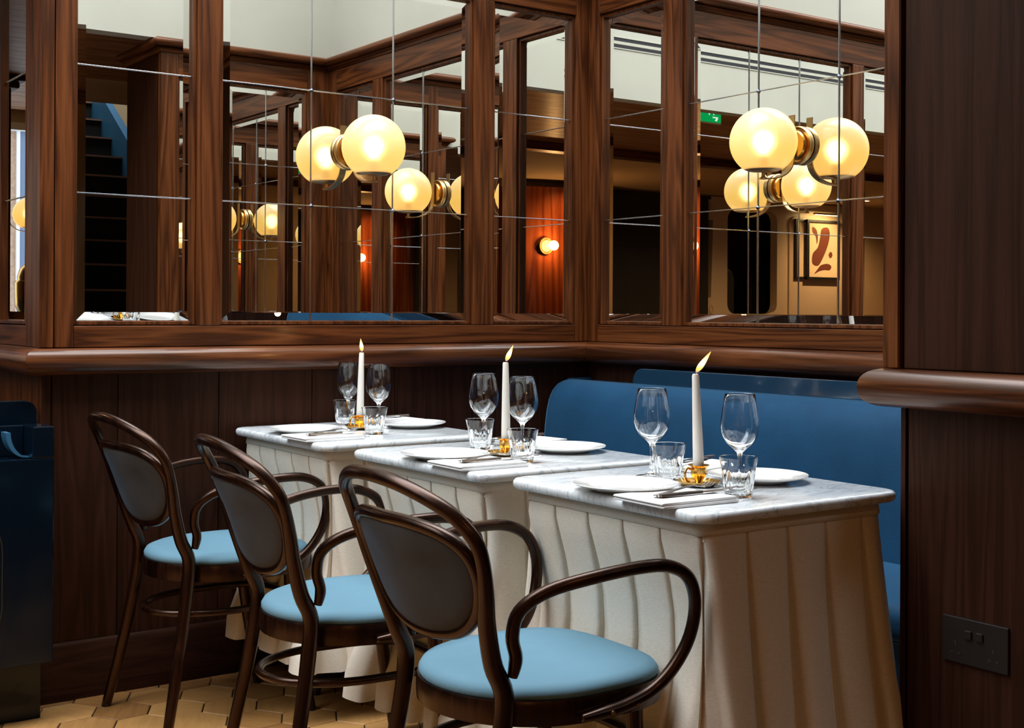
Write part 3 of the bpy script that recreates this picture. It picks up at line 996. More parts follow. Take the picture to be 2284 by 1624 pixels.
# ------------------------------------------------------------------ globe sconces on the mirrors
def sconce(loc, ang, label):
    """local: mirror plane at y=0, globe out at y=-0.16, z=0 at globe centre"""
    root = thing('globe_sconce', label, 'lamp', loc, ang, group='opal globe sconces')
    bm = bmesh.new()
    n, R, zc = 40, 0.0985, -0.082
    pr = []
    a0 = math.acos(-zc / R)
    for k in range(25):
        a = PI - a0 - (PI - a0) * k / 24
        pr.append((max(0, R * math.sin(a)) if k < 24 else 0.0, R * math.cos(a)))
    lathe(bm, pr, n)
    g = obj('globe', bm, M['opal'], root, smooth=180, loc=(0, -0.16, 0))
    bm = bmesh.new()
    lathe(bm, [(0, 0.028), (0.014, 0.0245), (0.0235, 0.015), (0.028, 0.0), (0.0235, -0.015), (0.014, -0.0245), (0.010, -0.034), (0, -0.034)], 20)
    obj('bulb', bm, M['bulb'], g, smooth=180, loc=(0, 0, 0.0))
    bm = bmesh.new()
    lathe(bm, [(0.010, -0.034), (0.012, -0.07), (0, -0.07)], 12)
    obj('lamp_holder', bm, M['brass'], g, smooth=40)
    bm = bmesh.new()
    lathe(bm, [(0.0, -0.091), (0.045, -0.086), (0.058, -0.0795), (0.056, -0.0775), (0.02, -0.082), (0, -0.082)], 36)
    obj('gallery_cup', bm, M['brass'], root, smooth=50, loc=(0, -0.16, 0))
    bm = bmesh.new()
    lathe(bm, [(0, -0.111), (0.008, -0.110), (0.009, -0.104), (0.0055, -0.102), (0.0055, -0.086), (0, -0.086)], 16)
    obj('finial', bm, M['brass'], root, smooth=50, loc=(0, -0.16, 0))
    # round back plate with a stepped rim
    bm = bmesh.new()
    lathe(bm, [(0, -0.004), (0.055, -0.004), (0.058, -0.009), (0.058, -0.019), (0.054, -0.022), (0.050, -0.017), (0.049, -0.013), (0.0, -0.013)], 40, axis='Y')
    obj('back_plate', bm, M['brass'], root, smooth=40)
    bm = bmesh.new()
    lathe(bm, [(0, -0.013), (0.044, -0.013), (0.044, -0.030), (0.040, -0.034), (0, -0.034)], 36, axis='Y')
    obj('inner_disc', bm, M['gold'], root, smooth=40)
    # flat strap: straight bar on the disc, sweeping out below to the globe
    path = [(0, -0.040, 0.088), (0, -0.040, 0.03), (0, -0.040, -0.03), (0, -0.046, -0.062), (0, -0.066, -0.085), (0, -0.098, -0.100), (0, -0.135, -0.1065), (0, -0.166, -0.1075)]
    path = smoothpath(path, 6)
    bm = bmesh.new()
    prev = None
    for i, p in enumerate(path):
        t_ = (path[min(i + 1, len(path) - 1)] - path[max(i - 1, 0)]).normalized()
        nn = Vector((1, 0, 0)).cross(t_)
        ring = [bm.verts.new(p + Vector((sx * 0.011, 0, 0)) + nn * (sy * 0.002)) for sx, sy in ((-1, -1), (1, -1), (1, 1), (-1, 1))]
        if prev:
            for k in range(4):
                bm.faces.new((prev[k], prev[(k + 1) % 4], ring[(k + 1) % 4], ring[k]))
        else:
            bm.faces.new(list(reversed(ring)))
        prev = ring
    bm.faces.new(prev)
    obj('strap_arm', bm, M['brass'], root, smooth=40)
    return root

s1 = sconce((-0.982, -0.001, 1.594), 0, 'brass globe sconce mounted on the wide mirror of the left wall')
s2 = dup(s1, (-0.001, -1.008, 1.588), -PI / 2, 'brass globe sconce mounted on the wide mirror above the blue bench')
for ch in [c for c in s2.children if c.name.startswith('globe')]:
    for src in [c for c in s1.children if c.name.startswith('globe')]:
        pass
s3 = dup(s1, (-2.862, 4.0 + 0.3, 1.655), -PI / 2, 'brass globe sconce on the dark post in front of the far window')

# ------------------------------------------------------------------ blue banquette along the right wall
bench = thing('banquette', 'long blue velvet banquette with lacquered head panel under the right-hand mirrors', 'bench', (-0.35, -1.0, 0))
def cushion(name, prof, y0, y1, r, parent, mat, axis='XZ', ns=6):
    """profile (x,z) swept in y with ends rounded by radius r (shrinking towards centroid)"""
    cx = sum(p[0] for p in prof) / len(prof)
    cz = sum(p[1] for p in prof) / len(prof)
    ext_ = max(max(abs(p[0] - cx) for p in prof), max(abs(p[1] - cz) for p in prof))
    bm = bmesh.new()
    st_ = []
    for k in range(ns + 1):
        a = PI / 2 * k / ns
        st_.append((y0 + r * (1 - math.sin(a)), r * (1 - math.cos(a))))
    st_ = [(y, d) for y, d in st_][::-1]
    stations = [(y0 + r * (1 - math.cos(PI / 2 * k / ns)), r * (1 - math.sin(PI / 2 * k / ns))) for k in range(ns + 1)]
    stations += [(y0 + (y1 - y0) * k / 12, 0) for k in range(1, 12)]
    stations += [(y1 - r * (1 - math.cos(PI / 2 * k / ns)), r * (1 - math.sin(PI / 2 * k / ns))) for k in range(ns, -1, -1)]
    hx = max(abs(p[0] - cx) for p in prof)
    hz = max(abs(p[1] - cz) for p in prof)
    rings = []
    for y, d in stations:
        rings.append([bm.verts.new((cx + (p[0] - cx) * (1 - d / hx), y, cz + (p[1] - cz) * (1 - d / hz))) for p in prof])
    m_ = len(prof)
    for a, b in zip(rings, rings[1:]):
        for k in range(m_):
            bm.faces.new((a[k], a[(k + 1) % m_], b[(k + 1) % m_], b[k]))
    bm.faces.new(rings[0])
    bm.faces.new(list(reversed(rings[-1])))
    return obj(name, bm, mat, parent, smooth=60)
# local coords: origin (-0.35,-1.0)
bp_ = [(0.14, -0.05), (0.285, -0.05), (0.285, 0.36), (0.275, 0.375)]
back = [(0.27, 0.40), (0.27, 0.80), (0.266, 0.832), (0.258, 0.845), (0.240, 0.850), (0.216, 0.8475), (0.190, 0.838), (0.166, 0.817), (0.148, 0.785), (0.136, 0.742), (0.128, 0.69), (0.123, 0.62), (0.120, 0.56), (0.119, 0.50), (0.119, 0.40)]
cushion('backrest', back, -1.015, 0.975, 0.022, bench, M['velvet'])
seatp = rrect(-0.29, 0.13, 0.37, 0.455, 0.035, 5)
cushion('seat', seatp, -1.01, 0.955, 0.03, bench, M['velvet'])
boxes('frame', [(-0.26, 0.34, -1.015, 0.97, 0.08, 0.368), (0.272, 0.345, -1.015, 0.97, 0.368, 0.846), (0.24, 0.345, 0.971, 0.990, 0.08, 0.853)], M['lacq'], bench, bevel=0.004)
boxes('plinth', [(-0.20, 0.33, -1.01, 0.96, 0.0, 0.078)], M['darkY'], bench)
bm = bmesh.new()
prism(bm, rrect(-1.015, 0.640, 0.847, 0.9, 0.045, 7, (1, 0, 0, 0)), 0.252, 0.268, 'YZ')
obj('head_panel', bm, M['lacq'], bench, bevel=0.002)

# ------------------------------------------------------------------ lacquered booth bench at the far left
bo = thing('booth_bench', 'dark blue lacquered booth bench end with rounded groove panel at the far left', 'bench', (-2.2, -0.2, 0))
# local origin (-2.2,-0.2)
bm = bmesh.new()
box(bm, -0.5, 0.247, 0.0, 0.10, 0.165, 0.70)
box(bm, 0.192, 0.247, 0.0, 0.10, 0.70, 0.782)
box(bm, -0.5, 0.192, 0.085, 0.10, 0.70, 0.782)
obj('end_panel', bm, M['lacqd'], bo, bevel=0.003)
boxes('side_frame', [(-0.5, 0.250, 0.101, 0.30, 0.165, 0.70), (0.235, 0.262, 0.30, 2.2, 0.12, 0.60)], M['lacqd'], bo)
boxes('plinth', [(-0.5, 0.236, 0.078, 0.10, 0.0, 0.164), (-0.5, 0.224, 0.101, 2.0, 0.0, 0.1)], M['lacqd'], bo)
bm = bmesh.new()
prism(bm, rrect(-0.5, 0.258, 0.60, 0.838, 0.035, 6, (1, 0, 0, 0)), 0.202, 0.219, 'XZ')
obj('head_panel', bm, M['lacqd'], bo, bevel=0.002)
bm = bmesh.new()
arc = [(0.165 - 0.0 * k, 0.77) for k in range(1)]
cv = []
for k in range(9):
    a = PI / 2 * k / 8
    cv.append((0.192 - 0.050 * math.cos(a), 0.768 - 0.066 * math.sin(a)))
prism(bm, cv + [(x - 0.012, z) for x, z in reversed(cv)], 0.020, 0.070, 'XZ')
obj('curved_lining', bm, M['bluepaint'], bo, smooth=50)
bm = bmesh.new()
g = rrect(-0.36, 0.118, 0.205, 0.585, 0.12, 8)
tube(bm, [(x, -0.0002, z) for x, z in g], 0.0022, 5, True)
obj('groove', bm, M['iron'], bo)
cushion('seat', rrect(-0.42, -0.05, 0.38, 0.46, 0.03, 4), 0.31, 2.1, 0.02, bo, M['velvet'])

# ------------------------------------------------------------------ wall socket on the pillar
so = thing('wall_socket', 'black double wall socket low on the dark pillar panel at right', 'socket', (-0.838, -2.191, 0.475))
boxes('plate', [(-0.006, 0.0, -0.07, 0.07, -0.043, 0.043)], M['darkplastic'], so, bevel=0.0015)
for sx in (-0.012, 0.012):
    boxes('switch', [(-0.010, -0.0061, sx - 0.007, sx + 0.007, 0.006, 0.022)], M['darkplastic'], so, bevel=0.001)
for sx in (-0.04, 0.04):
    boxes('pin_slot', [(-0.0066, -0.0061, sx - 0.002, sx + 0.002, -0.010, -0.002), (-0.0066, -0.0061, sx - 0.011, sx - 0.005, -0.026, -0.022), (-0.0066, -0.0061, sx + 0.005, sx + 0.011, -0.026, -0.022)], M['slot'], so)

# ------------------------------------------------------------------ marble tables with pleated skirts
TW, TD, ZTOP = 0.551, 0.602, 0.738
def outline(x0, x1, y0, y1, r, n=5):
    return rrect(x0, x1, y0, y1, r, n)

def perimeter(x0, x1, y0, y1, r):
    """returns function s-> (x,y,nx,ny), total length; starting mid of the y0 side going ccw"""
    segs = []
    L = 0
    def addline(ax, ay, bx, by, nx, ny):
        nonlocal L
        l = math.hypot(bx - ax, by - ay)
        segs.append(('l', L, l, ax, ay, bx, by, nx, ny))
        L += l
    def addarc(cx, cy_, a0):
        nonlocal L
        l = r * PI / 2
        segs.append(('a', L, l, cx, cy_, a0))
        L += l
    addline(x0 + r, y0, x1 - r, y0, 0, -1)
    addarc(x1 - r, y0 + r, -PI / 2)
    addline(x1, y0 + r, x1, y1 - r, 1, 0)
    addarc(x1 - r, y1 - r, 0)
    addline(x1 - r, y1, x0 + r, y1, 0, 1)
    addarc(x0 + r, y1 - r, PI / 2)
    addline(x0, y1 - r, x0, y0 + r, -1, 0)
    addarc(x0 + r, y0 + r, PI)
    def f(s):
        s = s % L
        for q in segs:
            if q[1] <= s <= q[1] + q[2] + 1e-9:
                t = (s - q[1]) / q[2]
                if q[0] == 'l':
                    return (q[3] + (q[5] - q[3]) * t, q[4] + (q[6] - q[4]) * t, q[7], q[8])
                a = q[5] + PI / 2 * t
                return (q[3] + r * math.cos(a), q[4] + r * math.sin(a), math.cos(a), math.sin(a))
        return f(0)
    return f, L

def skirt_mesh(rg, ymax=9.0, ymin=-9.0):
    ins = 0.030
    f, L = perimeter(ins, TW - ins, ins, TD - ins, 0.03)
    NP = 19
    pl = L / NP
    ztop, zbot = ZTOP - 0.026, 0.135
    rows = [0, 0.03, 0.075, 0.14, 0.22, 0.32, 0.43, 0.55, 0.68, 0.8, 0.9, 0.96, 1.0]
    per = []          # per pleat random
    for i in range(NP):
        per.append((rg.uniform(0.75, 1.4), rg.uniform(-0.006, 0.006), rg.uniform(-0.012, 0.012), rg.uniform(0.3, 1.0)))
    def template(t):
        g = 0.03 + 0.30 * t ** 0.6
        return [(0.0, 0.02), (g * 0.5, 0.0), (g * 0.92, 0.04), (g * 0.97, 0.22), (g, 0.55), (g + 0.03, 0.80), (g + 0.10, 0.93), (g + 0.2, 0.99), ((1 + g) / 2, 1.02), (0.86, 0.98), (0.94, 0.92), (0.985, 0.78), (1.0, 0.50), (0.995, 0.22)]
    grid = []
    s_off = -0.03
    for rr in rows:
        z = ztop + (zbot - ztop) * rr
        t = max(0.0, (rr - 0.05) / 0.95)
        amp = 0.005 + 0.040 * t ** 0.6
        flare = 0.012 * t + 0.034 * t * t
        zb_ = (z - 0.47) / (0.20 if z > 0.47 else 0.27)
        push = 0.040 * max(0.0, 1 - zb_ * zb_) ** 1.3
        ring = []
        for i in range(NP):
            pr_, ph, dr, dd = per[i]
            for u, h in template(t * (0.55 + 0.6 * dd)):
                s = (i + u) * pl + s_off + (ph + dr * 2.0 * t) * math.sin(PI * min(u, 1)) * t
                x, y, nx, ny = f(s)
                o_ = flare + amp * (h - 0.72) * pr_ + 0.004 * math.sin(4.0 * t + i * 1.7) * t
                corner = min(abs(((s - k) % L)) if ((s - k) % L) < L / 2 else L - ((s - k) % L) for k in CORN)
                o_ += 0.034 * t ** 1.3 * max(0, 1 - corner / 0.13)
                if i % 4 == 2:
                    o_ += 0.008 * math.sin(PI * t) * math.sin(PI * u)
                zz = z + (0.002 * math.sin(i * 2.3 + u * 3) if rr == 1.0 else 0)
                wx = 1.0 if nx < -0.9 else (max(0.0, -nx) ** 2 if nx < 0 else 0.0)
                o_ = o_ * (1 - 0.45 * wx * min(1, push / 0.035)) - push * wx
                ring.append((x + nx * o_, max(ymin, min(y + ny * o_, ymax)), zz))
        grid.append(ring)
    return grid

ins_ = 0.030
_r = 0.03
_f, _L = perimeter(ins_, TW - ins_, ins_, TD - ins_, _r)
a_ = TW - 2 * ins_ - 2 * _r
b_ = TD - 2 * ins_ - 2 * _r
q_ = _r * PI / 2
CORN = [a_ + q_ / 2, a_ + q_ + b_ + q_ / 2, 2 * a_ + 2 * q_ + b_ + q_ / 2, 2 * a_ + 3 * q_ + 2 * b_ + q_ / 2]

def make_table(x0, y0, seed, label):
    rg = random.Random(seed)
    root = thing('dining_table', label, 'table', (x0 + TW / 2, y0 + TD / 2, 0), group='marble tables with linen skirts')
    cx, cy_ = TW / 2, TD / 2
    # marble slab with a rounded edge
    bm = bmesh.new()
    rings = []
    pr = [(0.010, -0.0220), (0.004, -0.0208), (0.0008, -0.0165), (0, -0.011), (0.001, -0.0055), (0.0042, -0.0015), (0.010, 0.0)]
    for d, z in pr:
        rings.append([bm.verts.new((x - cx, y - cy_, ZTOP + z)) for x, y in rrect(d, TW - d, d, TD - d, 0.045 - d * 0.5, 7)])
    for a, b in zip(rings, rings[1:]):
        n = len(a)
        for k in range(n):
            bm.faces.new((a[k], a[(k + 1) % n], b[(k + 1) % n], b[k]))
    bm.faces.new(list(reversed(rings[0])))
    bm.faces.new(rings[-1])
    obj('tabletop', bm, M['marble'], root, smooth=40)
    # apron board under the slab
    boxes('apron', [(0.038 - cx, TW - 0.038 - cx, 0.038 - cy_, TD - 0.038 - cy_, ZTOP - 0.058, ZTOP - 0.0225)], M['linen'], root)
    # header band and pleated skirt
    bm = bmesh.new()
    R0 = [bm.verts.new((x - cx, y - cy_, ZTOP - 0.0225)) for x, y in rrect(0.0285, TW - 0.0285, 0.0285, TD - 0.0285, 0.03, 5)]
    R1 = [bm.verts.new((x - cx, y - cy_, ZTOP - 0.046 + 0.002 * math.sin(k * 1.3))) for k, (x, y) in enumerate(rrect(0.0265, TW - 0.0265, 0.0265, TD - 0.0265, 0.03, 5))]
    n = len(R0)
    for k in range(n):
        bm.faces.new((R0[k], R0[(k + 1) % n], R1[(k + 1) % n], R1[k]))
    o = obj('skirt_band', bm, M['linen'], root, smooth=60)
    sd = o.modifiers.new('solid', 'SOLIDIFY')
    sd.thickness = 0.002
    g = skirt_mesh(rg, -0.016 - y0 if y0 > -0.7 else TD + 0.024, -9.0 if y0 < -1.9 else -0.026)
    bm = bmesh.new()
    V = [[bm.verts.new((x - cx, y - cy_, z)) for x, y, z in ring] for ring in g]
    n = len(V[0])
    for a, b in zip(V, V[1:]):
        for k in range(n):
            bm.faces.new((a[k], b[k], b[(k + 1) % n], a[(k + 1) % n]))
    obj('skirt', bm, M['linen'], root, smooth=70)
    # pedestal
    bm = bmesh.new()
    lathe(bm, [(0, 0.03), (0.05, 0.03), (0.055, 0.05), (0.035, 0.07), (0.03, 0.10), (0.03, ZTOP - 0.12), (0.06, ZTOP - 0.07), (0.16, ZTOP - 0.062), (0.16, ZTOP - 0.0585), (0, ZTOP - 0.0585)], 20)
    obj('pedestal', bm, M['iron'], root, smooth=40)
    for k in range(4):
        a = math.radians(12 + 90 * k + 180)
        bm = bmesh.new()
        tube(bm, smoothpath([(0.045 * math.cos(a), 0.045 * math.sin(a), 0.055), (0.10 * math.cos(a), 0.10 * math.sin(a), 0.045), (0.155 * math.cos(a), 0.155 * math.sin(a), 0.028), (0.16 * math.cos(a), 0.16 * math.sin(a), 0.0)], 4), lambda t: 0.02 - 0.008 * t, 8)
        obj('foot', bm, M['iron'], root, smooth=50)
    return root

T = {1: (-1.3834, -0.6180), 2: (-1.3798, -1.3458), 3: (-1.3646, -2.0129)}
make_table(*T[1], 5, 'marble table with linen skirt nearest the left wall, farthest from the camera')
make_table(*T[2], 9, 'marble table with linen skirt standing between the two other tables')
make_table(*T[3], 14, 'marble table with linen skirt closest to the pillar, its brown shaded side facing us')

# ------------------------------------------------------------------ bentwood armchairs
def make_chair(label):
    """local: facing +x, seat centre at origin, z up"""
    root = thing('armchair', label, 'chair', (0, 0, 0), group='bentwood armchairs at the tables')
    SH = 0.430       # top of the seat ring
    kx = lambda z, y=0.0: -0.192 - 0.393 * (z - 0.45) + 1.04 * y * y
    hoop = [(-0.240, 0.205, 0.0), (-0.214, 0.190, 0.12), (-0.185, 0.175, 0.27), (-0.168, 0.166, 0.38)] + [(kx(z, y), y, z) for y, z in ((0.165, 0.45), (0.163, 0.50), (0.178, 0.57), (0.198, 0.63), (0.211, 0.68), (0.212, 0.72), (0.190, 0.757), (0.150, 0.783), (0.08, 0.806), (0.0, 0.813))]
    full = [(x, y, z) for x, y, z in hoop] + [(x, -y, z) for x, y, z in reversed(hoop[:-1])]
    bm = bmesh.new()
    n_ = 0
    pth = smoothpath(full, 5)
    def rad(t):
        e = min(t, 1 - t)          # 0 at the feet, .5 at the top
        return 0.0125 + 0.0045 * math.sin(min(1, e / 0.30) * PI) ** 1.0 if e < 0.30 else 0.0125
    tube(bm, pth, rad, 12)
    obj('back_hoop', bm, M['bent'], root, smooth=180)
    # inner loop carrying the padded panel
    off = 0.006
    lp = [(0.0, 0.737), (0.075, 0.736), (0.135, 0.726), (0.173, 0.705), (0.187, 0.676), (0.184, 0.64), (0.167, 0.60), (0.138, 0.568), (0.100, 0.547), (0.05, 0.536), (0.0, 0.533)]
    loop = [(y, z) for y, z in lp] + [(-y, z) for y, z in reversed(lp[1:-1])]
    bm = bmesh.new()
    P3 = smoothpath([(kx(z, y) + off, y, z) for y, z in loop], 5, True)
    tube(bm, P3, 0.0115, 10, True)
    obj('inner_loop', bm, M['bent'], root, smooth=180)
    bm = bmesh.new()
    c0 = Vector((kx(0.64), 0, 0.64))
    for side in (1, -1):
        nrm = Vector((1, 0, 0.30)).normalized() * side
        prev = None
        ctr = None
        for k, (s_, b_) in enumerate(((0.965, 0.003), (0.93, 0.008), (0.8, 0.012), (0.5, 0.015), (0.0, 0.016))):
            if s_ == 0:
                cv_ = bm.verts.new(c0 + nrm * b_ + Vector((off, 0, 0)))
                for j in range(len(prev)):
                    bm.faces.new((prev[j], prev[(j + 1) % len(prev)], cv_))
                continue
            ring = [bm.verts.new(c0 + Vector((off, 0, 0)) + (p - c0 - Vector((off, 0, 0))) * s_ + nrm * b_) for p in P3]
            if prev:
                for j in range(len(ring)):
                    bm.faces.new((prev[j], prev[(j + 1) % len(ring)], ring[(j + 1) % len(ring)], ring[j]))
            prev = ring
    o = obj('back_panel', bm, M['greyback'], root, smooth=180)
    o['label'] = 'grey woven back panel'
    # seat: round at the back, fuller at the front
    def seat_out(k=1.0, n=48):
        out = []
        for i in range(n):
            a = 2 * PI * i / n
            c, s = math.cos(a), math.sin(a)
            e = 2.0 if c < 0 else 3.4
            rx = 0.206 if c < 0 else 0.222
            ry = 0.203
            out.append((rx * math.copysign(abs(c) ** (2 / e), c) * k, ry * math.copysign(abs(s) ** (2 / e), s) * k))
        return out
    so_ = seat_out()
    bm = bmesh.new()
    for i in range(1):
        rg_ = []
        for k, z in ((0.955, SH - 0.045), (0.995, SH - 0.043), (1.0, SH - 0.03), (1.0, SH - 0.006), (0.99, SH), (0.955, SH + 0.001), (0.90, SH - 0.003), (0.90, SH - 0.045)):
            rg_.append([bm.verts.new((x * k, y * k, z)) for x, y in so_])
        rg_.append(rg_[0])
        for a, b in zip(rg_, rg_[1:]):
            for k in range(len(a)):
                bm.faces.new((a[k], a[(k + 1) % len(a)], b[(k + 1) % len(a)], b[k]))
    obj('seat_ring', bm, M['bent'], root, smooth=40)
    bm = bmesh.new()
    rg_ = []
    for k, z in ((0.89, SH - 0.02), (0.95, SH - 0.003), (0.978, SH + 0.004), (0.978, SH + 0.010), (0.95, SH + 0.019), (0.88, SH + 0.0245), (0.70, SH + 0.028), (0.4, SH + 0.030)):
        rg_.append([bm.verts.new((x * k, y * k, z)) for x, y in so_])
    for a, b in zip(rg_, rg_[1:]):
        for k in range(len(a)):
            bm.faces.new((a[k], a[(k + 1) % len(a)], b[(k + 1) % len(a)], b[k]))
    bm.faces.new(list(reversed(rg_[0])))
    bm.faces.new(rg_[-1])
    o = obj('seat_cushion', bm, M['seatblue'], root, smooth=180)
    o['label'] = 'pale blue padded seat'
    # arms: flat-ended at the back post, looping forward and down, returning along the ring
    for s in (1, -1):
        pts = [(-0.150, 0.170, 0.478), (-0.146, 0.174, 0.51), (-0.156, 0.178, 0.548), (-0.150, 0.190, 0.592), (-0.110, 0.215, 0.625), (-0.03, 0.240, 0.644), (0.06, 0.250, 0.652), (0.125, 0.250, 0.647), (0.172, 0.247, 0.622), (0.192, 0.243, 0.575), (0.186, 0.236, 0.515), (0.158, 0.226, 0.462), (0.115, 0.219, 0.426), (0.055, 0.2165, 0.408), (0.0, 0.214, 0.402), (-0.035, 0.212, 0.400)]
        bm = bmesh.new()
        tube(bm, smoothpath([(x, s * y, z) for x, y, z in pts], 5), lambda t: 0.0118 * (0.75 + 0.25 * min(1, t / 0.05)) * (1 if t < 0.9 else 1 - 0.45 * (t - 0.9) / 0.1), 10)
        obj('armrest', bm, M['bent'], root, smooth=180)
        # front leg
        bm = bmesh.new()
        tube(bm, smoothpath([(0.135, s * 0.142, SH - 0.004), (0.140, s * 0.145, 0.30), (0.165, s * 0.152, 0.15), (0.196, s * 0.163, 0.0)], 5), lambda t: 0.0175 - 0.006 * t, 12)
        obj('leg', bm, M['bent'], root, smooth=60)
        # screws on the ring
        bm = bmesh.new()
        for xx in (0.02, 0.075):
            lathe(bm, [(0.0, 0.0), (0.004, 0.0), (0.004, 0.0015), (0, 0.002)], 8, axis='Y', origin=(xx, s * 0.2265 if s > 0 else -0.2285, 0.404 + 0.09 * (xx - 0.02)))
        obj('screw_heads', bm, M['brass'], root)
    # stretcher hoop inside the legs
    bm = bmesh.new()
    tube(bm, [(x * 0.93 - 0.018, y * 0.74, 0.300) for x, y in seat_out(1.0, 40)], 0.0095, 8, True)
    obj('stretcher', bm, M['bent'], root, smooth=180)
    return root
c3 = make_chair('bentwood armchair with pale blue seat closest to us, at the table by the pillar')
c3.location = (-1.530, -1.722, 0)
c3.rotation_euler = (0, 0, -0.02)
dup(c3, (-1.545, -1.075, 0), -0.09, 'bentwood armchair with pale blue seat in the middle of the row, at the second table')
dup(c3, (-1.540, -0.315, 0), 0.04, 'bentwood armchair with pale blue seat nearest the left wall, whole back clear of others')

# ------------------------------------------------------------------ things on the tables
WHERE = {1: 'far table', 2: 'middle table', 3: 'table by the pillar'}
def once(store, maker):
    store.append(maker())
protos = {}
def place(kind, maker, loc, rotz, label, group):
    if kind not in protos:
        protos[kind] = maker()
        r = protos[kind]
        r.location = loc
        r.rotation_euler = (0, 0, rotz)
        r['label'] = label
        r['group'] = group
        return r
    p = protos[kind]
    if p.type == 'EMPTY':
        return dup(p, loc, rotz, label, group)
    r = p.copy()
    COL.objects.link(r)
    r.location = loc
    r.rotation_euler = (0, 0, rotz)
    r['label'] = label
    r['group'] = group
    return r

def mk_plate():
    bm = bmesh.new()
    lathe(bm, [(0, 0.0035), (0.045, 0.0035), (0.062, 0.004), (0.070, 0.0065), (0.076, 0.0105), (0.100, 0.0150), (0.1035, 0.0160), (0.1042, 0.0150), (0.1025, 0.0130), (0.080, 0.0070), (0.066, 0.0016), (0.062, 0.0), (0.056, 0.0), (0.054, 0.0014), (0, 0.0014)], 56)
    o = obj('dinner_plate', bm, M['porcelain'], smooth=60)
    return tag(o, '', 'plate')

def mk_wine():
    bm = bmesh.new()
    out = [(0, 0.0), (0.0335, 0.0), (0.0340, 0.0012), (0.030, 0.0026), (0.015, 0.0052), (0.006, 0.0095), (0.0042, 0.020), (0.0038, 0.045), (0.0042, 0.062), (0.0065, 0.071), (0.014, 0.0785), (0.026, 0.089), (0.0345, 0.102), (0.0385, 0.117), (0.0388, 0.130), (0.0365, 0.150), (0.0330, 0.170), (0.0300, 0.187), (0.0298, 0.188)]
    inn = [(0.0290, 0.187), (0.0320, 0.170), (0.0354, 0.150), (0.0377, 0.130), (0.0374, 0.117), (0.0334, 0.1028), (0.025, 0.0905), (0.013, 0.0810), (0.005, 0.0768), (0, 0.0762)]
    lathe(bm, out + inn, 40)
    o = obj('wine_glass', bm, M['glass'], smooth=70)
    return tag(o, '', 'glass')

def mk_tumbler():
    bm = bmesh.new()
    def mod(a, z):
        if z < 0.007:
            k = 0.35
        elif z < 0.05:
            k = 1.0
        elif z < 0.057:
            k = 1 - (z - 0.05) / 0.007
        else:
            k = 0
        ph = (a / (2 * PI) * 9) % 1.0
        # flat flute: inscribed polygon-like dip between ridges
        d = abs(ph - 0.5) * 2
        return 1 - k * 0.085 * (1 - d ** 2.2)
    out = [(0, 0.0), (0.0225, 0.0), (0.0255, 0.0015), (0.0262, 0.004), (0.0272, 0.012), (0.0290, 0.025), (0.0308, 0.038), (0.0322, 0.049), (0.0326, 0.0535), (0.0330, 0.057), (0.0342, 0.064), (0.0368, 0.0755), (0.0372, 0.077)]
    inn = [(0.0358, 0.0765), (0.0330, 0.064), (0.0310, 0.052), (0.0285, 0.036), (0.0255, 0.020), (0.0225, 0.0115), (0.017, 0.0085), (0, 0.0075)]
    rings = []
    lathe(bm, out + inn, 72, mod=lambda a, z, _c=[0]: 1.0)
    # apply flutes to the outer skin only
    for v in bm.verts:
        r = math.hypot(v.co.x, v.co.y)
        z = v.co.z
        if r < 1e-5:
            continue
        lim = None
        for (r0, z0), (r1, z1) in zip(out, out[1:]):
            if z0 - 1e-6 <= z <= z1 + 1e-6 and z1 > z0:
                lim = r0 + (r1 - r0) * (z - z0) / (z1 - z0)
        if lim and abs(r - lim) < 2e-4 and z > 0.0012:
            m_ = mod(math.atan2(v.co.y, v.co.x) % (2 * PI), z)
            v.co.x *= m_
            v.co.y *= m_
    o = obj('water_tumbler', bm, M['glass'], smooth=55)
    return tag(o, '', 'glass')

def mk_holder():
    root = thing('candle_holder', '', 'candlestick')
    def wav(a, z):
        return 1 + 0.03 * abs(math.sin(12 * a)) if z > 0.004 else 1
    bm = bmesh.new()
    lathe(bm, [(0, 0.0), (0.030, 0.0), (0.036, 0.003), (0.0435, 0.0095), (0.0440, 0.0105), (0.0425, 0.0108), (0.035, 0.0050), (0.028, 0.0030), (0.012, 0.0035), (0, 0.004)], 72, mod=wav)
    obj('saucer', bm, M['gold'], root, smooth=50)
    bm = bmesh.new()
    lathe(bm, [(0, 0.003), (0.010, 0.0035), (0.0075, 0.008), (0.0095, 0.012), (0.0135, 0.019), (0.0160, 0.027), (0.0155, 0.0375), (0.0215, 0.0415), (0.0215, 0.0425), (0.0125, 0.0415), (0.0118, 0.03), (0, 0.03)], 64, mod=lambda a, z: 1 + (0.035 * math.sin(16 * a) if 0.009 < z < 0.037 else 0))
    obj('candle_cup', bm, M['gold'], root, smooth=50)
    bm = bmesh.new()
    tube(bm, smoothpath([(-0.017, -0.002, 0.034), (-0.030, -0.008, 0.037), (-0.036, -0.011, 0.026), (-0.032, -0.009, 0.014), (-0.024, -0.006, 0.009)], 5), 0.0024, 8)
    obj('finger_loop', bm, M['gold'], root, smooth=180)
    return root

def mk_candle():
    root = thing('taper_candle', '', 'candle')
    H = 0.196
    bm = bmesh.new()
    lathe(bm, [(0, 0), (0.0105, 0), (0.0112, 0.006), (0.0106, 0.05), (0.0090, 0.12), (0.0072, H - 0.004), (0.0060, H), (0.0035, H - 0.0012), (0, H - 0.002)], 24)
    obj('wax', bm, M['wax'], root, smooth=60)
    bm = bmesh.new()
    tube(bm, [(0, 0, H - 0.002), (0.0005, 0, H + 0.004), (0.0015, 0, H + 0.008)], 0.0008, 6)
    obj('wick', bm, M['wick'], root)
    return root

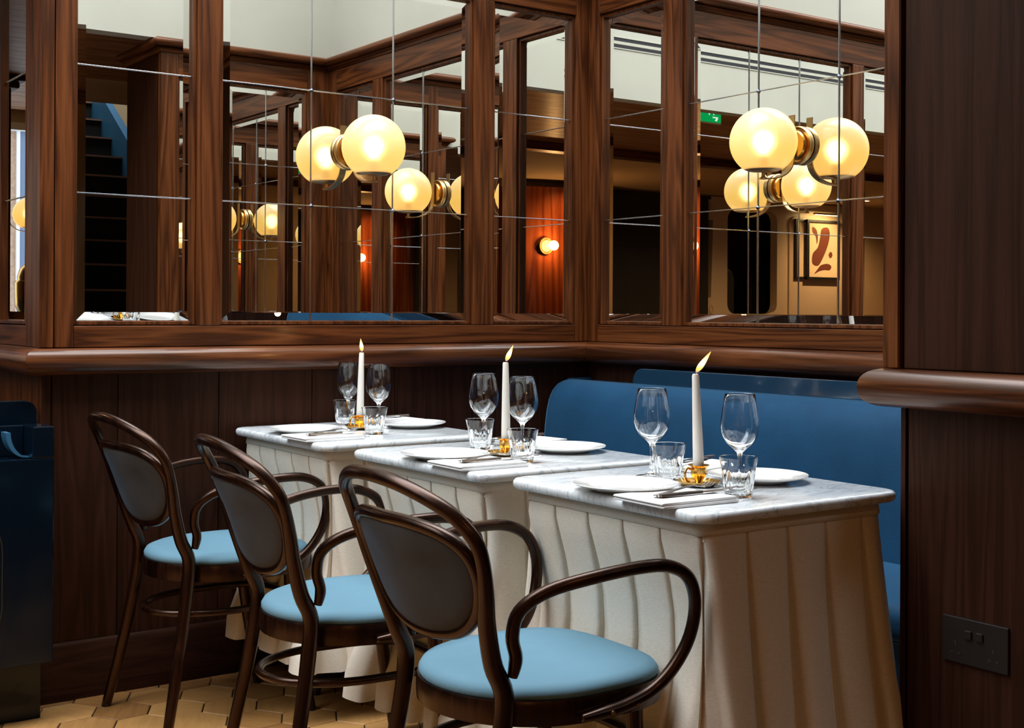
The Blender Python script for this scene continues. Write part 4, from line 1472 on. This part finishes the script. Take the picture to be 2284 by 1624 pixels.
def flame(parent, lean, length=0.042):
    bm = bmesh.new()
    H = 0.198
    d = Vector((lean[0], lean[1], 1)).normalized()
    path = [Vector((0.0012, 0, H + 0.001)) + d * (length * t) for t in [0, .08, .18, .3, .42, .55, .7, .85, 1.0]]
    rr = [0.0014, 0.0034, 0.0050, 0.0058, 0.0056, 0.0048, 0.0034, 0.0018, 0.0003]
    tube(bm, path, lambda t: rr[min(8, round(t * 8))], 12)
    return obj('flame', bm, M['flame'], parent, smooth=180)

def mk_napkin():
    bm = bmesh.new()
    Lx, Ly = 0.178, 0.088
    def sheet(z0, z1, x0, x1, y0, y1):
        # fold at -x side: rounded end
        pr = [(x1, z0), (x0 + 0.006, z0)] + [(x0 + 0.006 - 0.006 * math.sin(PI * k / 6), (z0 + z1) / 2 - (z1 - z0) / 2 * math.cos(PI * k / 6)) for k in range(1, 6)] + [(x0 + 0.006, z1), (x1, z1)]
        prism(bm, pr, y0, y1, 'XZ')
    sheet(0.0002, 0.0052, -0.092, 0.088, -0.073, 0.073)
    sheet(0.0056, 0.0108, -0.093, 0.085, -0.071, 0.073)
    o = obj('folded_napkin', bm, M['napkin'], smooth=50, bevel=0.0012)
    # a little lift and curl so it does not lie dead flat
    for v in o.data.vertices:
        v.co.z += 0.0012 * math.sin(v.co.y * 60) * (0.5 + v.co.x * 4) if v.co.z > 0.005 else 0
    return tag(o, '', 'napkin')

def flat_shape(bm, outl, z0, z1, lift=None):
    A = [bm.verts.new((x, y, z0 + (lift(x) if lift else 0))) for x, y in outl]
    B = [bm.verts.new((x, y, z1 + (lift(x) if lift else 0))) for x, y in outl]
    bm.faces.new(list(reversed(A)))
    bm.faces.new(B)
    n = len(outl)
    for k in range(n):
        bm.faces.new((A[k], A[(k + 1) % n], B[(k + 1) % n], B[k]))

def strip(bm, pts, th=0.0016):
    """pts: (x, halfwidth, z) sections of a flat tool lying along x"""
    prev = None
    for x, hw, z in pts:
        t2 = th / 2
        ring = [bm.verts.new((x, -hw, z - t2)), bm.verts.new((x, hw, z - t2)), bm.verts.new((x, hw * 0.8, z + t2)), bm.verts.new((x, -hw * 0.8, z + t2))]
        if prev:
            for k in range(4):
                bm.faces.new((prev[k], prev[(k + 1) % 4], ring[(k + 1) % 4], ring[k]))
        else:
            bm.faces.new(list(reversed(ring)))
        prev = ring
    bm.faces.new(prev)

def mk_fork():
    root = thing('table_fork', '', 'fork')
    bm = bmesh.new()
    strip(bm, [(-0.098, 0.004, 0.002), (-0.092, 0.0068, 0.002), (-0.07, 0.0062, 0.003), (-0.03, 0.0034, 0.006), (0.02, 0.0026, 0.0085), (0.040, 0.0032, 0.008), (0.050, 0.008, 0.006), (0.060, 0.0112, 0.004)], 0.0026)
    obj('handle', bm, M['steel'], root, smooth=40)
    for k in range(4):
        y = -0.0093 + k * 0.0062
        bm = bmesh.new()
        strip(bm, [(0.0595, 0.0018, 0.0042), (0.075, 0.0015, 0.0025), (0.088, 0.0013, 0.0045), (0.098, 0.0008, 0.0085)], 0.0018)
        bmesh.ops.translate(bm, verts=bm.verts, vec=(0, y, 0))
        obj('tine', bm, M['steel'], root, smooth=40)
    return root

def mk_knife():
    root = thing('table_knife', '', 'knife')
    bm = bmesh.new()
    strip(bm, [(-0.112, 0.003, 0.003), (-0.108, 0.0072, 0.003), (-0.07, 0.0066, 0.003), (-0.02, 0.0045, 0.003), (-0.008, 0.0048, 0.003)], 0.0052)
    obj('handle', bm, M['steel'], root, smooth=40)
    bm = bmesh.new()
    strip(bm, [(-0.0085, 0.0045, 0.003), (0.01, 0.0085, 0.003), (0.06, 0.0095, 0.003), (0.095, 0.0085, 0.003), (0.108, 0.004, 0.003), (0.111, 0.001, 0.003)], 0.0016)
    obj('blade', bm, M['steel'], root, smooth=40)
    return root

Z = ZTOP + 0.0004
G = lambda s: s
flame_lean = {1: (-0.10, 0.08), 2: (0.34, -0.30), 3: (0.62, -0.45)}
PL = {1: ((-1.278, -0.30), (-0.925, -0.30)), 2: ((-1.290, -1.058), (-0.950, -1.085)), 3: ((-1.283, -1.709), (-0.962, -1.755))}
WG = {1: ((-1.015, -0.068), (-1.011, -0.252)), 2: ((-1.049, -0.869), (-1.052, -1.045)), 3: ((-1.098, -1.578), (-1.065, -1.804))}
TB = {1: ((-1.075, -0.155), (-1.138, -0.452)), 2: ((-1.108, -0.940), (-1.180, -1.222)), 3: ((-1.113, -1.647), (-1.165, -1.899))}
CD = {1: (-1.092, -0.283), 2: (-1.127, -1.080), 3: (-1.114, -1.738)}
NK = {1: ((-1.310, -0.475, 0.02), (-0.90, -0.115, 0.1)), 2: ((-1.300, -1.218, -0.02), (-0.915, -0.862, 0.15)), 3: ((-1.295, -1.868, -0.05), (-0.905, -1.520, 0.2))}
for t in (3, 2, 1):
    wn = WHERE[t]
    ttop = T[t]
    place('plate', mk_plate, (*PL[t][0], Z), 0, 'white dinner plate on the chair side of the %s' % wn, 'dinner plates')
    place('plate', mk_plate, (*PL[t][1], Z), 0, 'white dinner plate on the bench side of the %s' % wn, 'dinner plates')
    place('wine', mk_wine, (*WG[t][0], Z), 0, 'empty wine glass left of the candle on the %s' % wn, 'wine glasses')
    place('wine', mk_wine, (*WG[t][1], Z), 0, 'empty wine glass right of the candle on the %s' % wn, 'wine glasses')
    place('tumbler', mk_tumbler, (*TB[t][0], Z), 0.2, 'faceted water tumbler left of the candle on the %s' % wn, 'water tumblers')
    place('tumbler', mk_tumbler, (*TB[t][1], Z), 0.45, 'faceted water tumbler right of candle, before wine glass, on the %s' % wn, 'water tumblers')
    place('holder', mk_holder, (*CD[t], Z), (0.3, 0.9, 0.1)[t - 1] - 0.4, 'polished brass chamberstick holding the candle on the %s' % wn, 'candle holders')
    cnd = place('candle', mk_candle, (*CD[t], Z + 0.0305), 0, 'lit white taper candle on the %s' % wn, 'taper candles')
    cnd.rotation_euler = ((0, 0.022, 0), (0, -0.010, 0), (0, -0.052, 0.0))[t - 1]
    for s_ in (0, 1):
        nx, ny, nr = NK[t][s_]
        side = ('chair', 'bench')[s_]
        place('napkin', mk_napkin, (nx, ny, Z), nr + (PI if s_ else 0), 'white folded napkin under cutlery, %s side of the %s' % (side, wn), 'folded napkins')
        zt_ = Z + 0.0126
        fx, fy = (nx + 0.035, ny + 0.018) if s_ == 0 else (nx - 0.03, ny + 0.0)
        place('fork', mk_fork, (fx, fy, zt_), nr + (0.30 if s_ == 0 else PI + 0.2), 'steel fork on the napkin, %s side of the %s' % (side, wn), 'forks')
        place('knife', mk_knife, (fx + 0.02, fy - 0.036 if s_ == 0 else fy + 0.03, zt_), nr + (0.0 if s_ == 0 else PI), 'steel knife on the napkin, %s side of the %s' % (side, wn), 'knives')
# flames afterwards, so that each candle keeps its own
cands = [o for o in COL.objects if o.get('category') == 'candle']
for c in cands:
    t = 3 if c.location.y < -1.5 else (2 if c.location.y < -0.7 else 1)
    f_ = flame(c, flame_lean[t], (0.038, 0.042, 0.052)[t - 1])
    l = D.lights.new('candlelight', 'POINT')
    l.energy = 0.25
    l.color = (1.0, 0.55, 0.2)
    l.shadow_soft_size = 0.01
    lo = D.objects.new('candlelight', l)
    COL.objects.link(lo)
    lo.location = c.location + Vector((0, 0, 0.26))

# ------------------------------------------------------------------ small things seen only in the mirrors
wlamp = thing('wall_lamp', 'small round glowing brass wall lamp on the curved mahogany wall', 'lamp', (-5.02, -6.925, 1.76))
bm = bmesh.new()
lathe(bm, [(0, 0.0), (0.085, 0.0), (0.09, 0.012), (0.085, 0.02), (0.075, 0.014), (0, 0.014)], 32, axis='Y')
obj('back_plate', bm, M['brass'], wlamp, smooth=40)
bm = bmesh.new()
lathe(bm, [(0.0, 0.066), (0.03, 0.062), (0.052, 0.046), (0.06, 0.025), (0.058, 0.0145), (0, 0.0145)], 28, axis='Y')
obj('globe', bm, emis('warm_globe', (1.0, 0.62, 0.2), 2.2), wlamp, smooth=60)
l = D.lights.new('wall_lamp_light', 'POINT')
l.energy = 14
l.color = (1.0, 0.55, 0.2)
l.shadow_soft_size = 0.05
lo = D.objects.new('wall_lamp_light', l)
COL.objects.link(lo)
lo.location = (-5.02, -6.78, 1.76)

# picture light above the prints
plt = thing('picture_light', 'slim brass picture light glowing over the framed prints', 'lamp', (-9.5, -7.19, 2.30))
boxes('arm', [(-0.006, 0.006, 0.0, 0.10, 0.0, 0.012)], M['brass'], plt)
boxes('shade', [(-0.22, 0.22, 0.09, 0.13, 0.0, 0.02)], M['brass'], plt, bevel=0.004)
boxes('tube_lamp', [(-0.2, 0.2, 0.10, 0.12, -0.006, -0.0005)], emis('picture_tube', (1.0, 0.7, 0.3), 8), plt)
area('picture_light_beam', (-9.5, -7.08, 2.285), 0.4, 0.03, 5, (1.0, 0.66, 0.28), rot=(-0.5, 0, 0))

# tall dark seats showing through the rounded opening
for k, (x, y) in enumerate(((-8.15, -7.52), (-8.72, -7.52), (-8.45, -8.02))):
    sroot = thing('high_back_seat', ('broad black high-backed seat nearest the opening on the blackboard side', 'black high-backed seat on the picture side of the opening', 'narrow black high-backed seat set deepest in the opening')[k], 'seat', (x, y, 0), group='dark seats behind the opening')
    bm = bmesh.new()
    wd = (0.16, 0.13, 0.09)[k]
    prism(bm, [(-wd, 0.45), (wd, 0.45)] + [(wd * math.cos(PI * a / 12), 1.48 + 0.14 * math.sin(PI * a / 12)) for a in range(13)], -0.04, 0.04, 'XZ')
    obj('backrest', bm, M['iron'], sroot, bevel=0.01)
    boxes('seat', [(-wd, wd, -0.42, -0.045, 0.40, 0.46)], M['iron'], sroot, bevel=0.01)
    for sx in (-wd + 0.03, wd - 0.03):
        for sy in (-0.38, -0.08):
            boxes('leg', [(sx - 0.015, sx + 0.015, sy - 0.015, sy + 0.015, 0, 0.399)], M['iron'], sroot)

# counter with a brass urn and a leafy plant before the far window
ct = thing('service_counter', 'low dark wooden counter below the far window, seen in the slim left mirror', 'counter', (-3.3, 4.85, 0))
boxes('body', [(-0.7, 0.7, -0.18, 0.18, 0, 1.02)], M['oakX'], ct, bevel=0.004)
boxes('worktop', [(-0.73, 0.73, -0.21, 0.21, 1.0205, 1.05)], M['lacq'], ct, bevel=0.004)
urn = thing('brass_urn', 'domed polished brass urn on the counter before the far window', 'urn', (-3.17, 4.75, 1.0505))
bm = bmesh.new()
lathe(bm, [(0, 0), (0.09, 0), (0.1, 0.02), (0.115, 0.06), (0.12, 0.20), (0.112, 0.215), (0, 0.215)], 32)
obj('body', bm, M['gold'], urn, smooth=40)
bm = bmesh.new()
lathe(bm, [(0.10, 0.2155), (0.102, 0.24), (0.088, 0.29), (0.055, 0.325), (0.02, 0.34), (0.012, 0.36), (0, 0.362)], 32)
obj('lid', bm, M['gold'], urn, smooth=40)
pl_ = thing('potted_plant', 'small leafy plant in a white pot standing on the counter', 'plant', (-3.42, 4.9, 1.0505))
bm = bmesh.new()
lathe(bm, [(0, 0), (0.05, 0), (0.065, 0.10), (0.06, 0.10), (0.055, 0.09), (0, 0.09)], 20)
obj('pot', bm, M['white'], pl_, smooth=40)
leafm = plain('leaf_green', (0.08, 0.16, 0.04), 0.5)
rgl = random.Random(4)
for k in range(26):
    bm = bmesh.new()
    a = rgl.uniform(0, 2 * PI)
    h = rgl.uniform(0.12, 0.42)
    r0 = rgl.uniform(0.02, 0.12)
    c = Vector((r0 * math.cos(a), r0 * math.sin(a), h))
    t_ = Vector((math.cos(a), math.sin(a), 0.4)).normalized()
    s_ = t_.cross(Vector((0, 0, 1))).normalized()
    n_ = t_.cross(s_) * 0.0015
    pts = [c - t_ * 0.03, c + s_ * 0.018, c + t_ * 0.04, c - s_ * 0.018]
    A_v = [bm.verts.new(p + n_) for p in pts]
    B_v = [bm.verts.new(p - n_) for p in pts]
    bm.faces.new(A_v)
    bm.faces.new(B_v[::-1])
    for i in range(4):
        bm.faces.new((A_v[i], B_v[i], B_v[(i + 1) % 4], A_v[(i + 1) % 4]))
    box(bm, c.x * 0.5 - 0.001, c.x * 0.5 + 0.001, c.y * 0.5 - 0.001, c.y * 0.5 + 0.001, 0.09, c.z)
    obj('leaf', bm, leafm, pl_)
